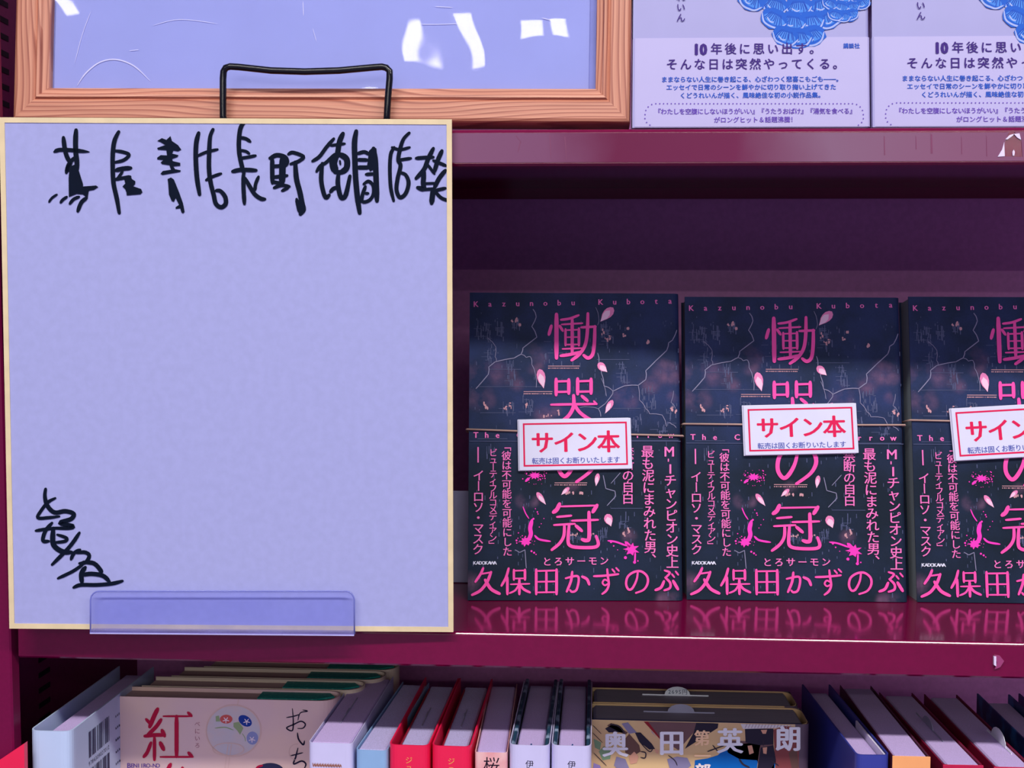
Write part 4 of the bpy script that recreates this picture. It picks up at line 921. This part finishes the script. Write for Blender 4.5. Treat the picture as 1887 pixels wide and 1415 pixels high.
for P, wd in (([(50, 580), (120, 650)], 5), ([(50, 640), (130, 720)], 5), ([(60, 800), (160, 900)], 6), ([(190, 575), (260, 590), (300, 650), (240, 690)], 12), ([(430, 790), (470, 800), (465, 840), (430, 835)], 9), ([(420, 710), (500, 790), (530, 760)], 8), ([(960, 790), (1040, 760), (1100, 740)], 10), ([(1000, 740), (1050, 800)], 9), ([(650, 820), (700, 860), (720, 900)], 8), ([(1210, 850), (1240, 890), (1290, 915)], 14), ([(1400, 700), (1400, 745)], 6), ([(1460, 860), (1520, 900)], 8)): p.stroke(P, wd)
p.build('painted_contour', ink((54, 44, 58)), o1, 5)
for c, x, y in (('奥', 1134, 1370.5), ('田', 1237.5, 1367.5), ('英', 1345, 1364), ('朗', 1452.5, 1360)): p = Print(fo); p.ch(c, x, y, 49, 0, .035); p.build('author_lettering', ink((236, 234, 250)), o1, 7)
p = Print(fo); p.ch('第', 1293.5, 1359, 30, 0, .035); p.ch('一', 1294.5, 1392, 31, 0, .035); p.build('volume_lettering', ink((250, 206, 168)), o1, 7)
p = Print(fo); p.ch('部', 1295, 1420, 30, 0, .035); p.build('volume_lettering', ink((236, 220, 220)), o1, 7)

# ================================================================== lowest row: books showing their spines
Ys = .655
def spine_book(FL, uR, back, zt, D, cm, pm, label, group='spine out books in the lowest row', name='spine_book', hard=.003, ct=.0012, r=.004, gapL=.0006, gapR=.0006, boards=None, Y=Ys, tipblock=.96, jm_in=None, cover_depth=1.0):
    A = onY(FL[0], FL[1], Y) if zt is None else onZ(FL[0], FL[1], zt)
    z = A.z; Bq = onZ(uR, FL[1] + (uR - FL[0]) * .02, z); Cb = onZ(back[0], back[1], z)
    ey = Vector((Cb.x - A.x, Cb.y - A.y, 0)).normalized(); ex = Vector((ey.y, -ey.x, 0))
    T = abs((Bq - A).dot(ex))
    M = Matrix((ex, ey, Vector((0, 0, 1)))).transposed().to_4x4(); M.translation = Vector((A.x, A.y, ZB + .0002))
    H = z - ZB - .0002
    t = thing(name, M, label, 'book', group)
    ucover(B(), [(0, D * cover_depth), (0, 0), (T, 0), (T, D * cover_depth)], r, -ct, 0, H, 6)
    b = B(); P = rounded([(0, D * cover_depth), (0, 0), (T, 0), (T, D * cover_depth)], r, 6); b.strip(P, offset_path(P, ct), 0, H); b.build('jacket', cm, t)
    if boards:
        for xx in (ct + .0003, T - ct - .0003 - .0022): B().box((xx, .003, 0), (xx + .0022, D - .001, H - .0008), .0004).build('board', boards, t)
        gapL += .0026; gapR += .0026
    B().box((ct + gapL, .0016 + ct, .001), (T - ct - gapR, D * tipblock, H - hard), .0008).build('page_block', pm, t)
    return t, M, T, H
RED = mat('red_jacket', (238, 26, 78), .35, .04, 30); DRED = mat('red_endpaper', (150, 10, 40), .5)
PBLUE = mat('pale_blue_jacket', (190, 206, 240), .4, .03, 30); LBL = mat('light_blue_jacket', (140, 176, 220), .4, .04)
NAVY = mat('navy_jacket', (52, 60, 150), .35, .1, 12); ORG = mat('orange_jacket', (250, 170, 110), .4, .08, 20); ROSEJ = mat('crimson_jacket', (190, 20, 70), .4); SAK = mat('sakura_jacket', (240, 190, 190), .4, .1, 60, rgb2=(232, 160, 165), lo=.45, hi=.6)
MARB = mat('marbled_board', (40, 70, 96), .3, .5, 90, rgb2=(150, 170, 200), lo=.5, hi=.62)
PAT = mat('blue_picture_jacket', (14, 50, 110), .35, .5, 60, rgb2=(40, 110, 180), lo=.5, hi=.65)
D = .131
# 1 white barcode book at the far left
b1, Mb1, Tb1, Hb1 = spine_book((53, 1346), 131, (220, 1226), None, D, PBLUE, PAGES, 'white jacketed book with barcode leaning at the far left of the lowest row', r=.006, gapL=.006, gapR=.0008, ct=.0009, hard=.0045, Y=.652)
# the print on its right cover: local plane x = T
Mside = Mb1 @ Matrix(((0, -1, 0, Tb1), (1, 0, 0, 0), (0, 0, 1, 0), (0, 0, 0, 1)))
fs = plane_fn(Mside)
print_parent = bpy.data.objects.new('barcode_print', None)
p = Print(lambda x, y: (x, y))
bars = [3, 0, 2, 2, 1, 1, 4, 1, 2, 3, 1, 1, 1, 2, 2, 1, 3, 1, 1, 2, 1, 3, 2, 1, 1, 1, 2, 2, 1]
y0_, z1_, z0_ = .030, Hb1 - .0085, Hb1 - .024
a = 0; tot = sum(bars)
for i, bw in enumerate(bars):
    if i % 2 == 0: p.raw([(.024 + .030 * a / tot, z0_), (.024 + .030 * (a + bw) / tot, z0_), (.024 + .030 * (a + bw) / tot, z1_), (.024 + .030 * a / tot, z1_)], [(0, 1, 2, 3)])
    a += bw
a = 0
for i, bw in enumerate(bars[::-1]):
    if i % 2 == 0: p.raw([(.024 + .030 * a / tot, z0_ - .025), (.024 + .030 * (a + bw) / tot, z0_ - .025), (.024 + .030 * (a + bw) / tot, z0_ - .007), (.024 + .030 * a / tot, z0_ - .007)], [(0, 1, 2, 3)])
    a += bw
def sidetext(s_, x, z, size):
    for i, c in enumerate(s_):
        V_, F_ = glyph(c); p.raw([(x + i * size * .62 + a_ * size, z + b_ * size) for a_, b_ in V_], F_)
sidetext('9784309027012', .0235, z0_ - .0048, .0038)
rt = random.Random(4)       # rows of print too small to read
for k in range(5):
    for i in range(9): x = .064 + i * .0026; p.raw([(x, Hb1 - .0130 - k * .0075), (x + rt.uniform(.0008, .0019), Hb1 - .0130 - k * .0075), (x + rt.uniform(.0008, .0019), Hb1 - .0118 - k * .0075), (x, Hb1 - .0115 - k * .0075)], [(0, 1, 2, 3)])
o = p.build('barcode_print', ink((60, 62, 96)), b1, 1); o.rotation_euler = (0, 0, math.pi / 2); o.location = (Tb1 + .0001, 0, 0)
# 2.. onwards
WB = mat('white_spine_jacket', (206, 200, 240), .4, .03)
b2, M_, T2, H2_ = spine_book((568, 1368), 650, (655, 1247), None, D, WB, PAGES, 'white paperback with small brown lettering beside the cream novels', ct=.0005, hard=.0004, r=.0035, gapL=.0008, gapR=.001)
slip(b2, .034, .083, T2 * .42, H2_ - .0004, .056, .012, SLIPD, .001, 'y')
p = Print(lambda x, y: (x, y))
for i in range(11):         # small ornamental line, unreadable in the photograph
    x = .0025 + i * .0015; z = H2_ - .0128
    p.stroke([(x, z + .0012), (x + .0005, z - .0010), (x + .0010, z + .0010), (x + .0014, z - .0008)], .0005, 2, .6)
p.build('spine_lettering', ink((150, 96, 80)), b2, 1)
b3, M_, T3, H3_ = spine_book((655, 1381), 714, (735, 1266), None, D, LBL, PAGESB, 'light blue paperback between a white one and a red one', ct=.0005, hard=.0004, r=.0035)
b4, M_, T4, H4_ = spine_book((716, 1372), 791, (786, 1243), None, D, RED, PAGESB, 'red jacketed novel directly right of the light blue paperback', ct=.0009, hard=.0045, r=.005, gapL=.0038, gapR=.002)
b5, M_, T5, H5_ = spine_book((795, 1374), 868, (849, 1244), None, D, RED, PAGESB, 'red jacketed novel directly left of the blossom patterned paperback', ct=.0009, hard=.0045, r=.005, gapL=.0034, gapR=.0024)
GLD = ink((236, 170, 90))
for b_, T_, H_ in ((b4, T4, H4_), (b5, T5, H5_)):
    p = Print(lambda x, y: (x, y))
    for i, c in enumerate('ジョン'):
        V_, F_ = glyph(c); p.raw([(T_ * .5 - .002 + a_ * .0042, H_ - .010 - i * .0042 + q_ * .0042) for a_, q_ in V_], F_)
    p.build('spine_lettering', GLD, b_, 1)
    B().box((.0045, .004, H_ - .012), (.0053, D * .9, H_ - .0035)).build('endpaper', DRED, b_)
slip(b4, .045, .08, T4 * .5, H4_ - .0045, .066, .012, SLIPD, .001, 'y'); slip(b5, .045, .078, T5 * .5, H5_ - .0045, .066, .008, SLIPD, .001, 'y')
b6, M_, T6, H6_ = spine_book((875, 1386), 935, (902, 1264), None, D, SAK, PAGES, 'blossom patterned paperback between the red and the white spines', ct=.0005, hard=.0005, r=.0025)
p = Print(lambda x, y: (x, y))
V_, F_ = glyph('桜'); p.raw([(T6 * .5 - .0045 + a_ * .0095, H6_ - .0105 + q_ * .0095) for a_, q_ in V_], F_)
p.build('spine_lettering', ink((24, 14, 34)), b6, 1)
for (FL, uR, bk, lab) in (((938, 1372), 1013, (968, 1243), 'white jacketed hardcover next to the blossom patterned paperback'), ((1016, 1373), 1090, (1030, 1243), 'white jacketed hardcover next to the thick illustrated novels')):
    b_, M_, T_, H_ = spine_book(FL, uR, bk, None, D, WB, PAGES, lab, ct=.0005, hard=.0042, r=.005, boards=MARB, gapL=.0006, gapR=.0006, cover_depth=.93)
    p = Print(lambda x, y: (x, y))
    for c, dz in (('伊', .0125), ('坂', .0175)):
        V_, F_ = glyph(c); p.raw([(T_ * .5 - .0022 + a_ * .0048, H_ - dz + q_ * .0048) for a_, q_ in V_], F_)
    p.build('spine_lettering', ink((30, 24, 56)), b_, 1)
    B().box((T_ * .5, .0035, H_ - .0042), (T_ * .5 + .0008, .012, H_ - .0032)).build('ribbon_marker', ink((20, 70, 130)), b_)
# right group, leaning to the right
DMAR = mat('maroon_jacket', (90, 26, 50), .4); DMAR2 = mat('crimson_cover', (134, 14, 54), .4)
def spine_panel(b_, T_, H_, m): B().box((-.00012, -.00025, .0002), (T_ + .00012, .0006, H_ + .00005), .0002).build('spine', m, b_)
n1, Mn, Tn, Hn = spine_book((1578, 1391), 1641, (1477, 1260), None, D, NAVY, PAGES, 'navy jacketed hardcover next to the thick illustrated novels', ct=.0010, hard=.0042, r=.0045, gapR=.002)
B().box((Tn - .0026, .003, Hn - .030), (Tn - .0016, .060, Hn - .0006)).build('jacket_flap', mat('pale_flap', (220, 210, 236), .5), n1)
n2, Mn, Tn, Hn2 = spine_book((1645, 1393), 1714, (1560, 1279), None, D, DMAR, PAGES, 'orange spined paperback right of the navy hardcover', ct=.0005, hard=.0005, r=.002)
spine_panel(n2, Tn, Hn2, ORG)
n3, Mn3, Tn3, Hn3 = spine_book((1738, 1409), 1812, (1622, 1278), None, D, DMAR2, PAGES, 'crimson jacketed book with a torn clear slip in its top', ct=.0006, hard=.0006, r=.003, gapL=.002)
n4, Mn4, Tn4, Hn4 = spine_book((1832, 1413), 1905, (1703, 1279), None, D, DMAR2, PAGES, 'crimson jacketed book with a round clear slip, right of the other one', ct=.0006, hard=.0006, r=.003, gapL=.002)
spine_panel(n3, Tn3, Hn3, ROSEJ); spine_panel(n4, Tn4, Hn4, ROSEJ)
slip(n3, .038, .090, Tn3 * .55, Hn3 - .0006, .066, .020, SLIPD, .005, 'y'); slip(n4, .022, .062, Tn4 * .8, Hn4 - .0006, .042, .024, SLIP, .0075, 'y')
n5, M_, T_, H_ = spine_book((1938, 1412), 2010, (1788, 1266), None, D, PAT, PAGES, 'blue picture jacketed hardcover near the right edge', ct=.0010, hard=.0044, r=.004)
n6, M_, T_, H_ = spine_book((2026, 1412), 2100, (1866, 1268), None, D, NAVY, PAGES, 'dark jacketed hardcover, last one at the right edge', ct=.0010, hard=.0044, r=.004)
# red leaflet in the corner by the post
q0, q1 = onY(-60, 1440, .636), onY(44.5, 1370, .6425)
V = [(q0.x, q0.y, ZB), (q1.x, q1.y, ZB), (q1.x, q1.y, q1.z), (q0.x, q0.y, q0.z)]
V += [(x, y + .004, z) for x, y, z in V]
rl = mesh('red_booklet', [Vector(v) - Vector((q0.x, q0.y, ZB)) for v in V], [(0, 1, 2, 3), (7, 6, 5, 4), (0, 4, 5, 1), (1, 5, 6, 2), (2, 6, 7, 3), (3, 7, 4, 0)], RED)
rl.location = (q0.x, q0.y, ZB)
tag(rl, 'bright red booklet in the corner by the bookcase post', 'booklet')
